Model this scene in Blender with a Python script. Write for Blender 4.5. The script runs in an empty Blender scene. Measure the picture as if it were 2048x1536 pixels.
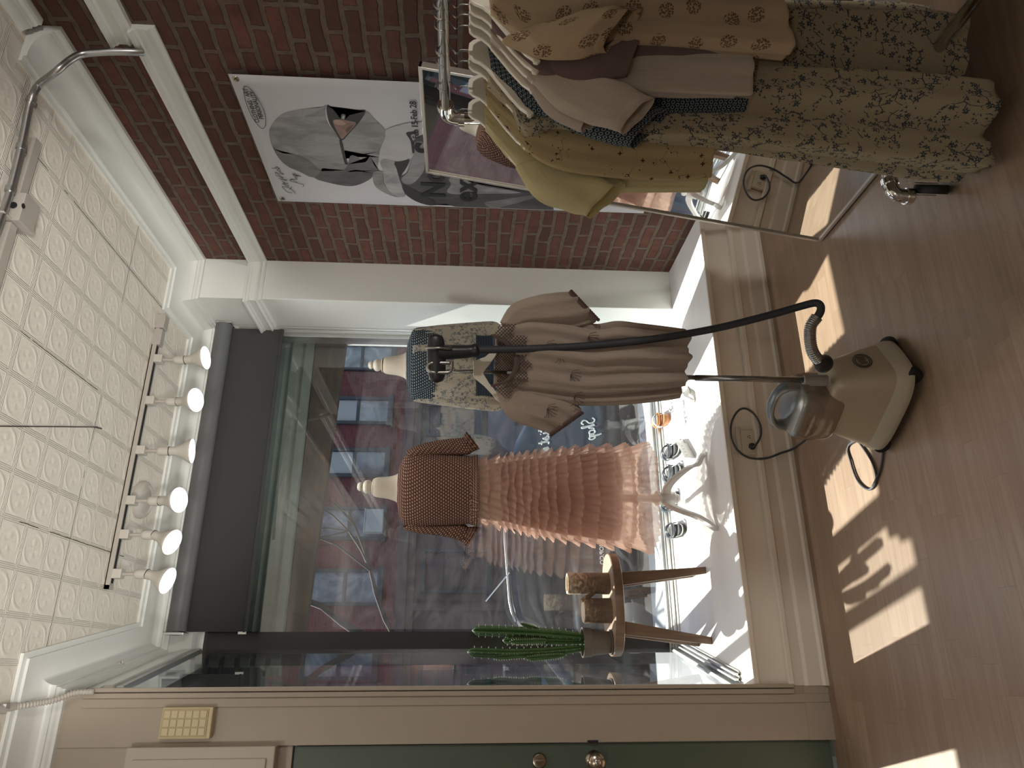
import bpy, bmesh, math, random
from mathutils import Vector, Matrix
random.seed(7)
pi = math.pi
SC = bpy.context.scene
COL = SC.collection
V = Vector

# ------------------------------------------------------------------ camera
YAW, PITCH, ROLL, FPX, EYE = 0.378445511, 0.0604838425, -0.0188779345, 1444.38, 1.42
def cam_axes():
    cy, sy, cp, sp = math.cos(YAW), math.sin(YAW), math.cos(PITCH), math.sin(PITCH)
    f = V((sy*cp, cy*cp, -sp)); r = V((cy, -sy, 0)); d = f.cross(r)
    cr, sr = math.cos(ROLL), math.sin(ROLL)
    return cr*r + sr*d, -sr*r + cr*d, f
CR, CD, CF = cam_axes()
CAM = V((0, 0, EYE))
cd = bpy.data.cameras.new('camera'); cam = bpy.data.objects.new('camera', cd); COL.objects.link(cam)
mw = Matrix((CD, CR, -CF)).transposed().to_4x4(); mw.translation = CAM
cam.matrix_world = mw
cd.sensor_width = 36; cd.lens = FPX*36/2048; cd.clip_start = .02; cd.clip_end = 300
SC.camera = cam
# measured image points -> rays, met with real planes of the room (used only to read off positions)
def ray(x, y): return CR*(768-y) + CD*(x-1024) + CF*FPX
def onX(x, y, X): d = ray(x, y); return CAM + d*(X/d.x)
def onY(x, y, Y): d = ray(x, y); return CAM + d*(Y/d.y)
def onZ(x, y, Z=0): d = ray(x, y); return CAM + d*((Z-EYE)/d.z)
def onP(x, y, p, n): d = ray(x, y); return CAM + d*((p-CAM).dot(n)/d.dot(n))

# ------------------------------------------------------------------ mesh builder
class MB:
    def __init__(s): s.v = []; s.f = []; s.uv = []; s.mi = []
    def add(s, vs, fs, uvs=None, mi=0):
        o = len(s.v); s.v += [V(p) for p in vs]
        for k, f in enumerate(fs):
            s.f.append([i+o for i in f]); s.mi.append(mi)
            s.uv.append(uvs[k] if uvs else None)
        return s
    def box(s, lo, hi, mi=0):
        x0, y0, z0 = lo; x1, y1, z1 = hi
        vs = [(x0,y0,z0),(x1,y0,z0),(x1,y1,z0),(x0,y1,z0),(x0,y0,z1),(x1,y0,z1),(x1,y1,z1),(x0,y1,z1)]
        return s.add(vs, [(0,3,2,1),(4,5,6,7),(0,1,5,4),(1,2,6,5),(2,3,7,6),(3,0,4,7)], mi=mi)
    def obox(s, c, ax, ay, az, sx, sy, sz, mi=0):
        c = V(c); ax = V(ax).normalized(); ay = V(ay).normalized(); az = V(az).normalized()
        vs = [c + ax*a*sx/2 + ay*b*sy/2 + az*d*sz/2 for a, b, d in
              ((-1,-1,-1),(1,-1,-1),(1,1,-1),(-1,1,-1),(-1,-1,1),(1,-1,1),(1,1,1),(-1,1,1))]
        return s.add(vs, [(0,3,2,1),(4,5,6,7),(0,1,5,4),(1,2,6,5),(2,3,7,6),(3,0,4,7)], mi=mi)
    def tube(s, pts, r, seg=10, caps=True, closed=False, mi=0):
        pts = [V(p) for p in pts]; n = len(pts)
        rs = r if isinstance(r, (list, tuple)) else [r]*n
        t = []
        for i in range(n):
            a = pts[i-1] if (i > 0 or closed) else pts[i]; b = pts[(i+1) % n] if (i < n-1 or closed) else pts[i]
            d = (b-a); t.append(d.normalized() if d.length > 1e-9 else V((0,0,1)))
        u = t[0].orthogonal().normalized(); rings = []
        for i in range(n):
            u = (u - t[i]*u.dot(t[i]));
            u = u.normalized() if u.length > 1e-6 else t[i].orthogonal().normalized()
            w = t[i].cross(u)
            rings.append([pts[i] + (u*math.cos(2*pi*k/seg) + w*math.sin(2*pi*k/seg))*rs[i] for k in range(seg)])
        return s.loft(rings, caps, caps, closed, mi)
    def loft(s, rings, c0=True, c1=True, closed=False, mi=0, uv=False):
        K = len(rings[0]); o = len(s.v)
        for r in rings: s.v += [V(p) for p in r]
        n = len(rings)
        if uv:
            cu = []
            for r in rings:
                a = [0.0]
                for k in range(K): a.append(a[-1] + (V(r[(k+1) % K])-V(r[k])).length)
                cu.append(a)
            cv = [0.0]
            for i in range(1, n):
                ca = sum((V(p) for p in rings[i-1]), V())/K; cb = sum((V(p) for p in rings[i]), V())/K
                cv.append(cv[-1] + (cb-ca).length)
        for i in range(n if closed else n-1):
            j = (i+1) % n
            for k in range(K):
                q = (k+1) % K
                s.f.append([o+i*K+k, o+i*K+q, o+j*K+q, o+j*K+k]); s.mi.append(mi)
                s.uv.append([(cu[i][k]-cu[i][-1]/2, cv[i]), (cu[i][k+1]-cu[i][-1]/2, cv[i]), (cu[j][k+1]-cu[j][-1]/2, cv[j]), (cu[j][k]-cu[j][-1]/2, cv[j])] if uv else None)
        if c0 and not closed: s.f.append([o+k for k in range(K)][::-1]); s.mi.append(mi); s.uv.append(None)
        if c1 and not closed: s.f.append([o+(n-1)*K+k for k in range(K)]); s.mi.append(mi); s.uv.append(None)
        return s
    def lathe(s, prof, base, axis=(0,0,1), seg=24, mi=0, sx=1, sy=1, u=None):
        axis = V(axis).normalized(); u = (V(u).normalized() if u else (axis.orthogonal().normalized())); w = axis.cross(u); base = V(base)
        rings = [[base + axis*h + (u*math.cos(2*pi*k/seg)*sx + w*math.sin(2*pi*k/seg)*sy)*max(r, 1e-5) for k in range(seg)] for r, h in prof]
        return s.loft(rings, True, True, False, mi)
    def prism(s, poly, d, mi=0):
        poly = [V(p) for p in poly]; d = V(d); n = len(poly)
        return s.add(poly + [p+d for p in poly], [list(range(n))[::-1], [n+i for i in range(n)]] + [(i, (i+1) % n, n+(i+1) % n, n+i) for i in range(n)], mi=mi)
    def grid(s, rows, mi=0):
        K = len(rows[0]); o = len(s.v)
        for r in rows: s.v += [V(p) for p in r]
        for i in range(len(rows)-1):
            for k in range(K-1):
                s.f.append([o+i*K+k, o+i*K+k+1, o+(i+1)*K+k+1, o+(i+1)*K+k]); s.mi.append(mi); s.uv.append(None)
        return s
    def sweep(s, path, prof, z0=0.0, mi=0, closed=False):
        """profile (d,z) carried along a plan path, d to the LEFT of travel, mitred"""
        P = [V((p[0], p[1])) for p in path]; n = len(P); rows = []
        for i in range(n):
            d0 = (P[i]-P[i-1]).normalized() if i > 0 else (P[1]-P[0]).normalized()
            d1 = (P[i+1]-P[i]).normalized() if i < n-1 else d0
            n0 = V((-d0.y, d0.x)); n1 = V((-d1.y, d1.x)); m = (n0+n1); m = m.normalized(); k = 1/max(.3, m.dot(n0))
            rows.append([V((P[i].x + m.x*k*d, P[i].y + m.y*k*d, z0+z)) for d, z in prof])
        s.loft(rows, True, True, False, mi)
        return s
    def build(s, name, mat, parent=None, smooth=None, bevel=0, weld=False, solid=0, subsurf=0):
        me = bpy.data.meshes.new(name)
        o0 = ORG.get(parent, V((0,0,0))) if parent else V((0,0,0))
        me.from_pydata([tuple(p-o0) for p in s.v], [], s.f)
        mats = mat if isinstance(mat, (list, tuple)) else [mat]
        for m in mats: me.materials.append(m)
        if len(mats) > 1:
            for p, i in zip(me.polygons, s.mi): p.material_index = i
        if any(u is not None for u in s.uv):
            ul = me.uv_layers.new(name='UVMap')
            for p, u in zip(me.polygons, s.uv):
                if u:
                    for li, c in zip(p.loop_indices, u): ul.data[li].uv = c
        bm = bmesh.new(); bm.from_mesh(me)
        if weld: bmesh.ops.remove_doubles(bm, verts=bm.verts, dist=1e-5)
        bmesh.ops.recalc_face_normals(bm, faces=bm.faces)
        bm.to_mesh(me); bm.free()
        ob = bpy.data.objects.new(name, me); COL.objects.link(ob)
        if parent: ob.parent = parent
        ORG[ob] = o0
        if smooth is not None:
            for p in me.polygons: p.use_smooth = True
            if smooth < 180: me.set_sharp_from_angle(angle=math.radians(smooth))
        if bevel:
            m = ob.modifiers.new('bevel', 'BEVEL'); m.width = bevel; m.segments = 2; m.limit_method = 'ANGLE'; m.angle_limit = math.radians(40)
        if solid:
            m = ob.modifiers.new('solid', 'SOLIDIFY'); m.thickness = solid; m.offset = 0
        if subsurf:
            m = ob.modifiers.new('sub', 'SUBSURF'); m.levels = subsurf; m.render_levels = subsurf
        return ob
ORG = {}
def tag(o, label, cat, group=None):
    o['label'] = label; o['category'] = cat
    if group: o['group'] = group
    return o
def thing(name, label, cat, loc=(0,0,0), group=None):
    e = bpy.data.objects.new(name, None); COL.objects.link(e); e.location = loc; e.empty_display_size = .05
    ORG[e] = V(loc); return tag(e, label, cat, group)
def struct(o): o['kind'] = 'structure'; return o
def stuff(o): o['kind'] = 'stuff'; return o
def copy_tree(o, parent=None):
    c = o.copy(); COL.objects.link(c)
    if parent: c.parent = parent
    for ch in list(o.children): copy_tree(ch, c)
    return c
def cr(pts, n, closed=False):
    """Catmull-Rom through points of any length"""
    pts = [list(p) for p in pts]; N = len(pts); out = []
    S = N if closed else N-1
    for q in range(n if closed else n+1):
        t = q*S/n; i = min(int(t), S-1); f = t-i
        def g(k): return pts[k % N] if closed else pts[max(0, min(N-1, k))]
        a, b, c, d = g(i-1), g(i), g(i+1), g(i+2)
        out.append([.5*((2*b[j]) + (-a[j]+c[j])*f + (2*a[j]-5*b[j]+4*c[j]-d[j])*f*f + (-a[j]+3*b[j]-3*c[j]+d[j])*f**3) for j in range(len(b))])
    return out
def text(name, body, size, pos, ax, ay, mat, parent, extrude=.0006, bold=0, align='LEFT', shear=0, spacing=1.0):
    c = bpy.data.curves.new(name, 'FONT'); c.body = body; c.size = size; c.extrude = extrude; c.offset = bold; c.align_x = align; c.shear = shear; c.space_character = spacing
    c.resolution_u = 3
    o = bpy.data.objects.new(name, c)
    ax = V(ax).normalized(); ay = V(ay).normalized(); az = ax.cross(ay)
    m = Matrix((ax, ay, az)).transposed().to_4x4()
    me = bpy.data.meshes.new(name)
    COL.objects.link(o); dg = bpy.context.evaluated_depsgraph_get(); dg.update()
    tm = bpy.data.meshes.new_from_object(o.evaluated_get(dg)); COL.objects.unlink(o); bpy.data.objects.remove(o)
    m.translation = V(pos) - ORG.get(parent, V())
    tm.transform(m); tm.materials.clear(); tm.materials.append(mat); tm.name = name
    ob = bpy.data.objects.new(name, tm); COL.objects.link(ob); ob.parent = parent; ORG[ob] = ORG.get(parent, V())
    return ob
# ------------------------------------------------------------------ materials
class NT:
    def __init__(s, name):
        s.m = bpy.data.materials.new(name); s.m.use_nodes = True; s.t = s.m.node_tree; s.t.nodes.clear()
        s.out = s.t.nodes.new('ShaderNodeOutputMaterial')
    def n(s, typ, **kw):
        nd = s.t.nodes.new('ShaderNode'+typ)
        for k, v in kw.items():
            if k.startswith('_'): setattr(nd, k[1:], v)
            else: s.set(nd, k, v)
        return nd
    def set(s, nd, key, v):
        sock = nd.inputs[int(key[1:])] if (key[0] == 'i' and key[1:].isdigit()) else nd.inputs[key.replace('_', ' ')]
        if hasattr(v, 'is_output') or isinstance(v, bpy.types.NodeSocket): s.t.links.new(v, sock)
        else:
            if sock.type == 'RGBA' and len(v) == 3: v = (*v, 1)
            sock.default_value = v
    def math(s, op, a, b=0.0, c=0.0, clamp=False):
        nd = s.t.nodes.new('ShaderNodeMath'); nd.operation = op; nd.use_clamp = clamp
        for i, v in enumerate((a, b, c)):
            if isinstance(v, bpy.types.NodeSocket): s.t.links.new(v, nd.inputs[i])
            else: nd.inputs[i].default_value = v
        return nd.outputs[0]
    def vmath(s, op, a, b=(0,0,0)):
        nd = s.t.nodes.new('ShaderNodeVectorMath'); nd.operation = op
        for i, v in enumerate((a, b)):
            if isinstance(v, bpy.types.NodeSocket): s.t.links.new(v, nd.inputs[i])
            elif op == 'SCALE' and i == 1:
                if not isinstance(v, tuple): nd.inputs['Scale'].default_value = v
            else: nd.inputs[i].default_value = v
        return nd.outputs['Value'] if op in ('LENGTH', 'DISTANCE', 'DOT_PRODUCT') else nd.outputs[0]
    def mix(s, f, a, b, blend='MIX'):
        nd = s.t.nodes.new('ShaderNodeMix'); nd.data_type = 'RGBA'; nd.blend_type = blend
        for i, v in ((0, f), (6, a), (7, b)):
            if isinstance(v, bpy.types.NodeSocket): s.t.links.new(v, nd.inputs[i])
            elif i == 0: nd.inputs[0].default_value = v
            else: nd.inputs[i].default_value = (*v, 1) if len(v) == 3 else v
        return nd.outputs[2]
    def ramp(s, fac, stops, interp='LINEAR'):
        nd = s.t.nodes.new('ShaderNodeValToRGB'); cr_ = nd.color_ramp; cr_.interpolation = interp
        while len(cr_.elements) > len(stops): cr_.elements.remove(cr_.elements[-1])
        while len(cr_.elements) < len(stops): cr_.elements.new(.5)
        for e, (p, c) in zip(cr_.elements, stops): e.position = p; e.color = (*c, 1) if len(c) == 3 else c
        s.t.links.new(fac, nd.inputs[0]); return nd.outputs[0]
    def obj(s): return s.n('TexCoord').outputs['Object']
    def uv(s): return s.n('TexCoord').outputs['UV']
    def mapping(s, vec, loc=(0,0,0), rot=(0,0,0), scale=(1,1,1)):
        nd = s.n('Mapping'); s.t.links.new(vec, nd.inputs[0]); nd.inputs[1].default_value = loc; nd.inputs[2].default_value = rot; nd.inputs[3].default_value = scale
        return nd.outputs[0]
    def noise(s, vec, scale, detail=3, rough=.55, dist=0, out='Fac'):
        nd = s.n('TexNoise', Scale=scale, Detail=detail, Roughness=rough, Distortion=dist); s.t.links.new(vec, nd.inputs['Vector']); return nd.outputs[out]
    def bump(s, h, strength=.3, dist=.002, normal=None):
        nd = s.n('Bump', Strength=strength, Distance=dist, Height=h)
        if normal: s.t.links.new(normal, nd.inputs['Normal'])
        return nd.outputs[0]
    def pr(s, **kw):
        b = s.n('BsdfPrincipled', **kw); s.surf(b.outputs[0]); return b
    def surf(s, o): s.t.links.new(o, s.out.inputs['Surface']); return s.m
    def mixs(s, f, a, b):
        nd = s.n('MixShader'); s.set(nd, 'i0', f); s.t.links.new(a, nd.inputs[1]); s.t.links.new(b, nd.inputs[2]); return nd.outputs[0]

def plain(name, col, rough=.5, metal=0.0, var=0.0, vs=8, bump=0.0, bs=60, spec=.5):
    t = NT(name); c = col
    o = t.obj()
    if var:
        f = t.noise(o, vs, 4)
        c = t.mix(f, tuple(x*(1-var) for x in col), tuple(min(1, x*(1+var)) for x in col))
    kw = dict(Base_Color=c, Roughness=rough, Metallic=metal)
    b = t.pr(**kw); b.inputs['Specular IOR Level'].default_value = spec
    if bump: t.set(b, 'Normal', t.bump(t.noise(o, bs, 3), bump, .002))
    return t.m

def flower_mask(t, uv, scale, R, petals, jitter=1.0, seed=0.0, rnd=None):
    """soft blossom mask: voronoi cell centres, petalled outline"""
    v = t.mapping(uv, loc=(seed, seed*1.7, 0), scale=(scale, scale, scale))
    vo = t.n('TexVoronoi', _voronoi_dimensions='2D', Randomness=jitter, Scale=1.0); t.t.links.new(v, vo.inputs['Vector'])
    d = t.vmath('SUBTRACT', v, vo.outputs['Position'])
    sp = t.n('SeparateXYZ'); t.t.links.new(d, sp.inputs[0])
    ang = t.math('ARCTAN2', sp.outputs[1], sp.outputs[0]); r = vo.outputs['Distance']
    lim = t.math('MULTIPLY_ADD', t.math('COSINE', t.math('MULTIPLY', ang, petals)), R*.35, R*.75)
    m = t.math('LESS_THAN', r, lim)
    return m, r, ang, vo.outputs['Color'], v

def hexcell(t, uv, sx, sy):
    v = t.mapping(uv, scale=(sx, sy, 1)); sp = t.n('SeparateXYZ'); t.t.links.new(v, sp.inputs[0])
    row = t.math('FLOOR', sp.outputs[1])
    fx = t.math('SUBTRACT', t.math('FRACT', t.math('ADD', sp.outputs[0], t.math('MULTIPLY', t.math('FLOORED_MODULO', row, 2.0), .5))), .5)
    fy = t.math('SUBTRACT', t.math('FRACT', sp.outputs[1]), .5)
    return t.math('SQRT', t.math('ADD', t.math('MULTIPLY', fx, fx), t.math('MULTIPLY', fy, fy)))

def cloth(name, col, pattern=None, trans=.35, rough=.9, weave=900, alpha=1.0, bump=.25, col2=None, tint=None):
    t = NT(name); uv = t.uv(); c = col
    if pattern == 'sprig':                       # thin dark twigs with buds
        m, r, a, rc, v = flower_mask(t, uv, 22, .13, 4, 1.0)
        v2 = t.mapping(uv, scale=(14, 14, 14)); w = t.noise(v2, 1.6, 2, out='Fac')
        line = t.math('LESS_THAN', t.math('ABSOLUTE', t.math('SUBTRACT', w, .5)), .006)
        gate = t.math('GREATER_THAN', t.noise(t.mapping(uv, loc=(4, 1, 0)), 17, 1), .53)
        mm = t.math('MAXIMUM', t.math('MULTIPLY', m, t.math('GREATER_THAN', t.noise(uv, 14, 1), .5)), t.math('MULTIPLY', line, gate))
        c = t.mix(mm, col, col2)
    elif pattern == 'vine':                      # blossoms joined by stems, tiny dots between
        m, r, a, rc, v = flower_mask(t, uv, 30, .25, 5, .9)
        m2, r2, a2, rc2, v2_ = flower_mask(t, uv, 75, .30, 3, 1.0, 3.3)
        nz = t.noise(uv, 11, 1.5)
        big = t.math('GREATER_THAN', nz, .47); near = t.math('GREATER_THAN', nz, .44)
        ve = t.n('TexVoronoi', _voronoi_dimensions='2D', _feature='DISTANCE_TO_EDGE', Randomness=1.0, Scale=1.0)
        wob = t.vmath('SCALE', t.vmath('SUBTRACT', t.noise(uv, 40, 1, out='Color'), (.5,.5,.5))); wob.node.inputs['Scale'].default_value = .5
        t.t.links.new(t.vmath('ADD', t.mapping(uv, loc=(1.3,.4,0), scale=(34, 24, 1)), wob), ve.inputs['Vector'])
        line = t.math('MULTIPLY', t.math('LESS_THAN', ve.outputs['Distance'], .032), t.math('MULTIPLY', near, t.math('GREATER_THAN', t.noise(t.mapping(uv, loc=(3,8,0)), 24, 1), .5)))
        m3, *_ = flower_mask(t, uv, 110, .13, 1, .3, 7.1)
        hole = t.math('GREATER_THAN', r, .055)
        mm = t.math('MAXIMUM', t.math('MULTIPLY', t.math('MULTIPLY', m, hole), big), t.math('MAXIMUM', line, t.math('MULTIPLY', m2, t.math('MULTIPLY', near, t.math('GREATER_THAN', t.noise(uv, 33, 1), .5)))))
        mm = t.math('MAXIMUM', mm, t.math('MULTIPLY', m3, .5))
        c = t.mix(mm, col, col2)
    elif pattern == 'medallion':                 # round bunches of small flowers
        m, r, a, rc, v = flower_mask(t, uv, 12.5, .215, 0, .45)
        m2, *_ = flower_mask(t, uv, 170, .50, 5, .8, 2.2)
        c = t.mix(t.math('MULTIPLY', m, m2), col, col2)
    elif pattern == 'lattice':                   # dark ground with pale ring links
        e = hexcell(t, uv, 78, 78)
        band = t.math('MULTIPLY', t.math('GREATER_THAN', e, .24), t.math('LESS_THAN', e, .40))
        c = t.mix(band, col, col2)
    elif pattern == 'knit':                      # honeycomb stitches
        e = hexcell(t, uv, 62, 92)
        c = t.mix(t.math('MULTIPLY', t.math('SUBTRACT', e, .22), 5.0, clamp=True), col, col2)
        hgt = t.math('SUBTRACT', .5, e)
    elif pattern == 'slub':
        c = t.mix(t.noise(t.mapping(uv, scale=(320, 10, 1)), 1, 2), tuple(x*.86 for x in col), tuple(min(1, x*1.1) for x in col))
        c = t.mix(t.math('MULTIPLY', t.noise(t.mapping(uv, scale=(10, 320, 1)), 1, 2), .5), c, tuple(x*.8 for x in col))
    elif pattern == 'denim':
        c = t.mix(t.noise(t.mapping(uv, scale=(400, 30, 1)), 1, 3), tuple(x*.7 for x in col), tuple(min(1, x*1.3) for x in col))
    wv = t.n('TexWave', _bands_direction='X', Scale=weave/6.0); t.t.links.new(uv, wv.inputs['Vector'])
    wv2 = t.n('TexWave', _bands_direction='Y', Scale=weave/6.0); t.t.links.new(uv, wv2.inputs['Vector'])
    h = t.math('ADD', wv.outputs['Fac'], wv2.outputs['Fac'])
    if pattern == 'knit': h = t.math('MULTIPLY', hgt, 6)
    crease = t.noise(t.mapping(uv, scale=(9, 3.2, 1)), 1, 4, .6)
    nb = t.bump(crease, .6, .016)
    fine = t.noise(t.mapping(uv, scale=(70, 5, 1)), 1, 3, .6, .6)
    nb = t.bump(fine, .55 if pattern in ('slub', 'sprig', 'medallion') else .25, .006, nb)
    nb = t.bump(h, bump, .0006 if pattern != 'knit' else .003, nb)
    d = t.n('BsdfDiffuse', Color=c, Roughness=1.0, Normal=nb)
    tl = t.n('BsdfTranslucent', Color=(c if not tint else t.mix(.5, c, tint)), Normal=nb)
    sh = t.mixs(trans, d.outputs[0], tl.outputs[0])
    if alpha < 1:
        tr = t.n('BsdfTransparent'); sh = t.mixs(alpha, tr.outputs[0], sh)
    t.surf(sh); return t.m

def wood_planks():
    t = NT('oak_laminate'); o = t.obj()
    W, L = .068, .95
    sp = t.n('SeparateXYZ'); t.t.links.new(o, sp.inputs[0])
    row = t.math('FLOOR', t.math('DIVIDE', sp.outputs[1], W))
    sh = t.math('FRACT', t.math('MULTIPLY', t.math('SINE', t.math('MULTIPLY', row, 12.9898)), 43758.5))
    xs = t.math('ADD', t.math('DIVIDE', sp.outputs[0], L*.42), t.math('MULTIPLY', sh, 7.0))
    colI = t.math('FLOOR', xs)
    idv = t.n('CombineXYZ', X=colI, Y=row)
    wn = t.n('TexWhiteNoise', _noise_dimensions='2D'); t.t.links.new(idv.outputs[0], wn.inputs['Vector'])
    rnd = wn.outputs['Value']
    off = t.n('CombineXYZ', X=t.math('MULTIPLY', rnd, 31.0), Y=t.math('MULTIPLY', rnd, 17.0), Z=rnd)
    pv = t.vmath('ADD', t.mapping(o, scale=(1.6, 22, 1)), off.outputs[0])
    g = t.noise(pv, 1.5, 6, .6, 1.2)
    g2 = t.noise(t.vmath('ADD', t.mapping(o, scale=(6, 190, 1)), off.outputs[0]), 1.0, 3, .6)
    c = t.ramp(g, [(.25, (.225, .150, .100)), (.5, (.315, .225, .155)), (.75, (.37, .275, .20))])
    c = t.mix(t.math('MULTIPLY', g2, .35), c, (.13, .082, .05))
    c = t.mix(t.math('MULTIPLY', rnd, .85), c, t.mix(.72, c, (.22, .145, .095)))
    fy = t.math('FRACT', t.math('DIVIDE', sp.outputs[1], W)); fx = t.math('FRACT', xs)
    ey = t.math('LESS_THAN', t.math('MINIMUM', fy, t.math('SUBTRACT', 1.0, fy)), .012)
    ex = t.math('LESS_THAN', t.math('MINIMUM', fx, t.math('SUBTRACT', 1.0, fx)), .003)
    edge = t.math('MAXIMUM', ey, ex)
    c = t.mix(t.math('MULTIPLY', edge, .3), c, (.12, .08, .05))
    rg = t.math('MULTIPLY_ADD', g2, .12, .30)
    b = t.pr(Base_Color=c, Roughness=rg); t.set(b, 'Normal', t.bump(t.math('SUBTRACT', g2, edge), .12, .001))
    return t.m

def brick_wall(name, c1, c2, mortar, bw=.205, rh=.067, axis='Y', rough=.9, depth=.012, ms=.012, seed=0):
    t = NT(name); o = t.obj(); sp = t.n('SeparateXYZ'); t.t.links.new(o, sp.inputs[0])
    cv = t.n('CombineXYZ', X=sp.outputs[1] if axis == 'Y' else sp.outputs[0], Y=sp.outputs[2])
    wob = t.vmath('SCALE', t.vmath('SUBTRACT', t.noise(cv.outputs[0], 7, 3, out='Color'), (.5, .5, .5)), .020)
    wob.node.inputs['Scale'].default_value = .022
    wob2 = t.vmath('SCALE', t.vmath('SUBTRACT', t.noise(cv.outputs[0], 40, 3, out='Color'), (.5, .5, .5)), .010)
    wob2.node.inputs['Scale'].default_value = .009
    vec = t.vmath('ADD', t.vmath('ADD', cv.outputs[0], wob), wob2)
    br = t.n('TexBrick', Scale=1.0, Mortar_Size=ms, Mortar_Smooth=.25, Bias=0.0, Brick_Width=bw, Row_Height=rh, Color1=(1,1,1), Color2=(0,0,0), Mortar=(.5,.5,.5))
    br.offset = .5; br.squash = .72; br.squash_frequency = 5
    t.t.links.new(vec, br.inputs['Vector'])
    rnd = t.n('SeparateColor'); t.t.links.new(br.outputs['Color'], rnd.inputs[0])
    n1 = t.noise(o, 14, 6, .65); n2 = t.noise(o, 3, 2)
    cb = t.mix(rnd.outputs[0], tuple(min(1, x*1.25) for x in c1), c2)
    cb = t.mix(t.ramp(n1, [(.35, (0,0,0)), (.75, (1,1,1))]), cb, tuple(x*.55 for x in c1))
    cb = t.mix(t.math('MULTIPLY', n2, .5), cb, c2)
    mfac = t.math('MULTIPLY', br.outputs['Fac'], t.ramp(t.noise(o, 22, 4), [(.3, (.55,.55,.55)), (.6, (1,1,1))]))
    mo = t.mix(t.noise(o, 30, 4), tuple(x*.35 for x in mortar), mortar)
    c = t.mix(mfac, cb, mo)
    h = t.math('SUBTRACT', t.math('MULTIPLY', n1, .6), t.math('MULTIPLY', br.outputs['Fac'], 1.0))
    b = t.pr(Base_Color=c, Roughness=rough); t.set(b, 'Normal', t.bump(h, 1.0, depth)); b.inputs['Specular IOR Level'].default_value = .35
    return t.m

def tin_ceiling():
    t = NT('painted_pressed_tin'); o = t.obj(); P = .1525
    sp = t.n('SeparateXYZ'); t.t.links.new(o, sp.inputs[0])
    def fr(s, off): return t.math('FRACT', t.math('DIVIDE', t.math('SUBTRACT', s, off), P))
    fx = fr(sp.outputs[0], 1.253); fy = fr(sp.outputs[1], 2.356)
    def edge(f): return t.math('MINIMUM', f, t.math('SUBTRACT', 1.0, f))
    ex, ey = edge(fx), edge(fy)
    e = t.math('MINIMUM', ex, ey)
    bead = t.math('SINE', t.math('MULTIPLY', t.math('MINIMUM', e, .085), 2*pi/.085*1.0))
    bead = t.math('ABSOLUTE', bead)
    bead = t.math('MULTIPLY', bead, t.math('LESS_THAN', e, .085))
    cx = t.math('SUBTRACT', fx, .5); cy = t.math('SUBTRACT', fy, .5)
    r = t.math('SQRT', t.math('ADD', t.math('MULTIPLY', cx, cx), t.math('MULTIPLY', cy, cy)))
    an = t.math('ARCTAN2', cy, cx)
    ring = t.math('MULTIPLY', t.math('COSINE', t.math('MULTIPLY', t.math('SUBTRACT', r, .36), 2*pi/.16)), t.math('LESS_THAN', t.math('ABSOLUTE', t.math('SUBTRACT', r, .36)), .08))
    ring = t.math('MULTIPLY', ring, t.math('MULTIPLY_ADD', t.math('SINE', t.math('MULTIPLY', an, 2.0)), .4, .6))
    leaf = t.math('MULTIPLY', t.math('COSINE', t.math('MULTIPLY', an, 4.0)), t.math('LESS_THAN', t.math('ABSOLUTE', t.math('SUBTRACT', r, .16)), .07))
    nz = t.noise(o, 90, 4, .6)
    h = t.math('ADD', t.math('MULTIPLY', bead, .8), t.math('ADD', t.math('MULTIPLY', ring, .28), t.math('MULTIPLY', leaf, .22)))
    h = t.math('ADD', h, t.math('MULTIPLY', nz, .35))
    # sheet seams every few cells, opened here and there
    def seam(s, off, n, w):
        f = t.math('FRACT', t.math('DIVIDE', t.math('SUBTRACT', s, off), P*n)); f = t.math('MINIMUM', f, t.math('SUBTRACT', 1.0, f))
        return t.math('LESS_THAN', t.math('MULTIPLY', f, P*n), w)
    gate = t.math('GREATER_THAN', t.noise(o, 2.2, 3), .50)
    wv = t.math('MULTIPLY', t.math('SUBTRACT', t.noise(o, 30, 2), .5), .006)
    s1 = seam(t.math('ADD', sp.outputs[0], wv), 1.253+P*3.0, 4, .0017); s2 = seam(t.math('ADD', sp.outputs[1], wv), 2.356+P*4, 8, .0017)
    sm = t.math('MULTIPLY', t.math('MAXIMUM', s1, s2), gate)
    c = t.mix(t.noise(o, 5, 4), (.72, .68, .60), (.80, .76, .68))
    c = t.mix(sm, c, (.10, .08, .06))
    b = t.pr(Base_Color=c, Roughness=.45); t.set(b, 'Normal', t.bump(t.math('SUBTRACT', h, t.math('MULTIPLY', sm, 3.0)), .75, .004))
    return t.m

def pane(name, tintc=(.86, .92, .93), haze=.03, refl=1.0, streak=False):
    """window pane: clear, mirror-like at grazing angles, a thin film of dust"""
    t = NT(name); o = t.obj()
    ge = t.n('NewGeometry'); c_ = t.math('ABSOLUTE', t.vmath('DOT_PRODUCT', ge.outputs['Incoming'], ge.outputs['Normal']))
    frs = t.math('MULTIPLY_ADD', t.math('POWER', t.math('SUBTRACT', 1.0, c_), 5.0), .905, .095)
    tr = t.n('BsdfTransparent', Color=tintc); gl = t.n('BsdfGlossy', Color=(1,1,1), Roughness=.015)
    f = t.math('MULTIPLY', frs, refl, clamp=True)
    a = t.mixs(f, tr.outputs[0], gl.outputs[0])
    n = t.noise(t.mapping(o, scale=(1.2, 1, 3)), 2.5, 5, .7, 1.5)
    hz = t.math('MULTIPLY', t.ramp(n, [(.35, (.15,.15,.15)), (.8, (1,1,1))]), haze)
    df = t.n('BsdfTranslucent', Color=(.92, .92, .95)); a = t.mixs(hz, a, df.outputs[0])
    t.surf(a); return t.m

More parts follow.
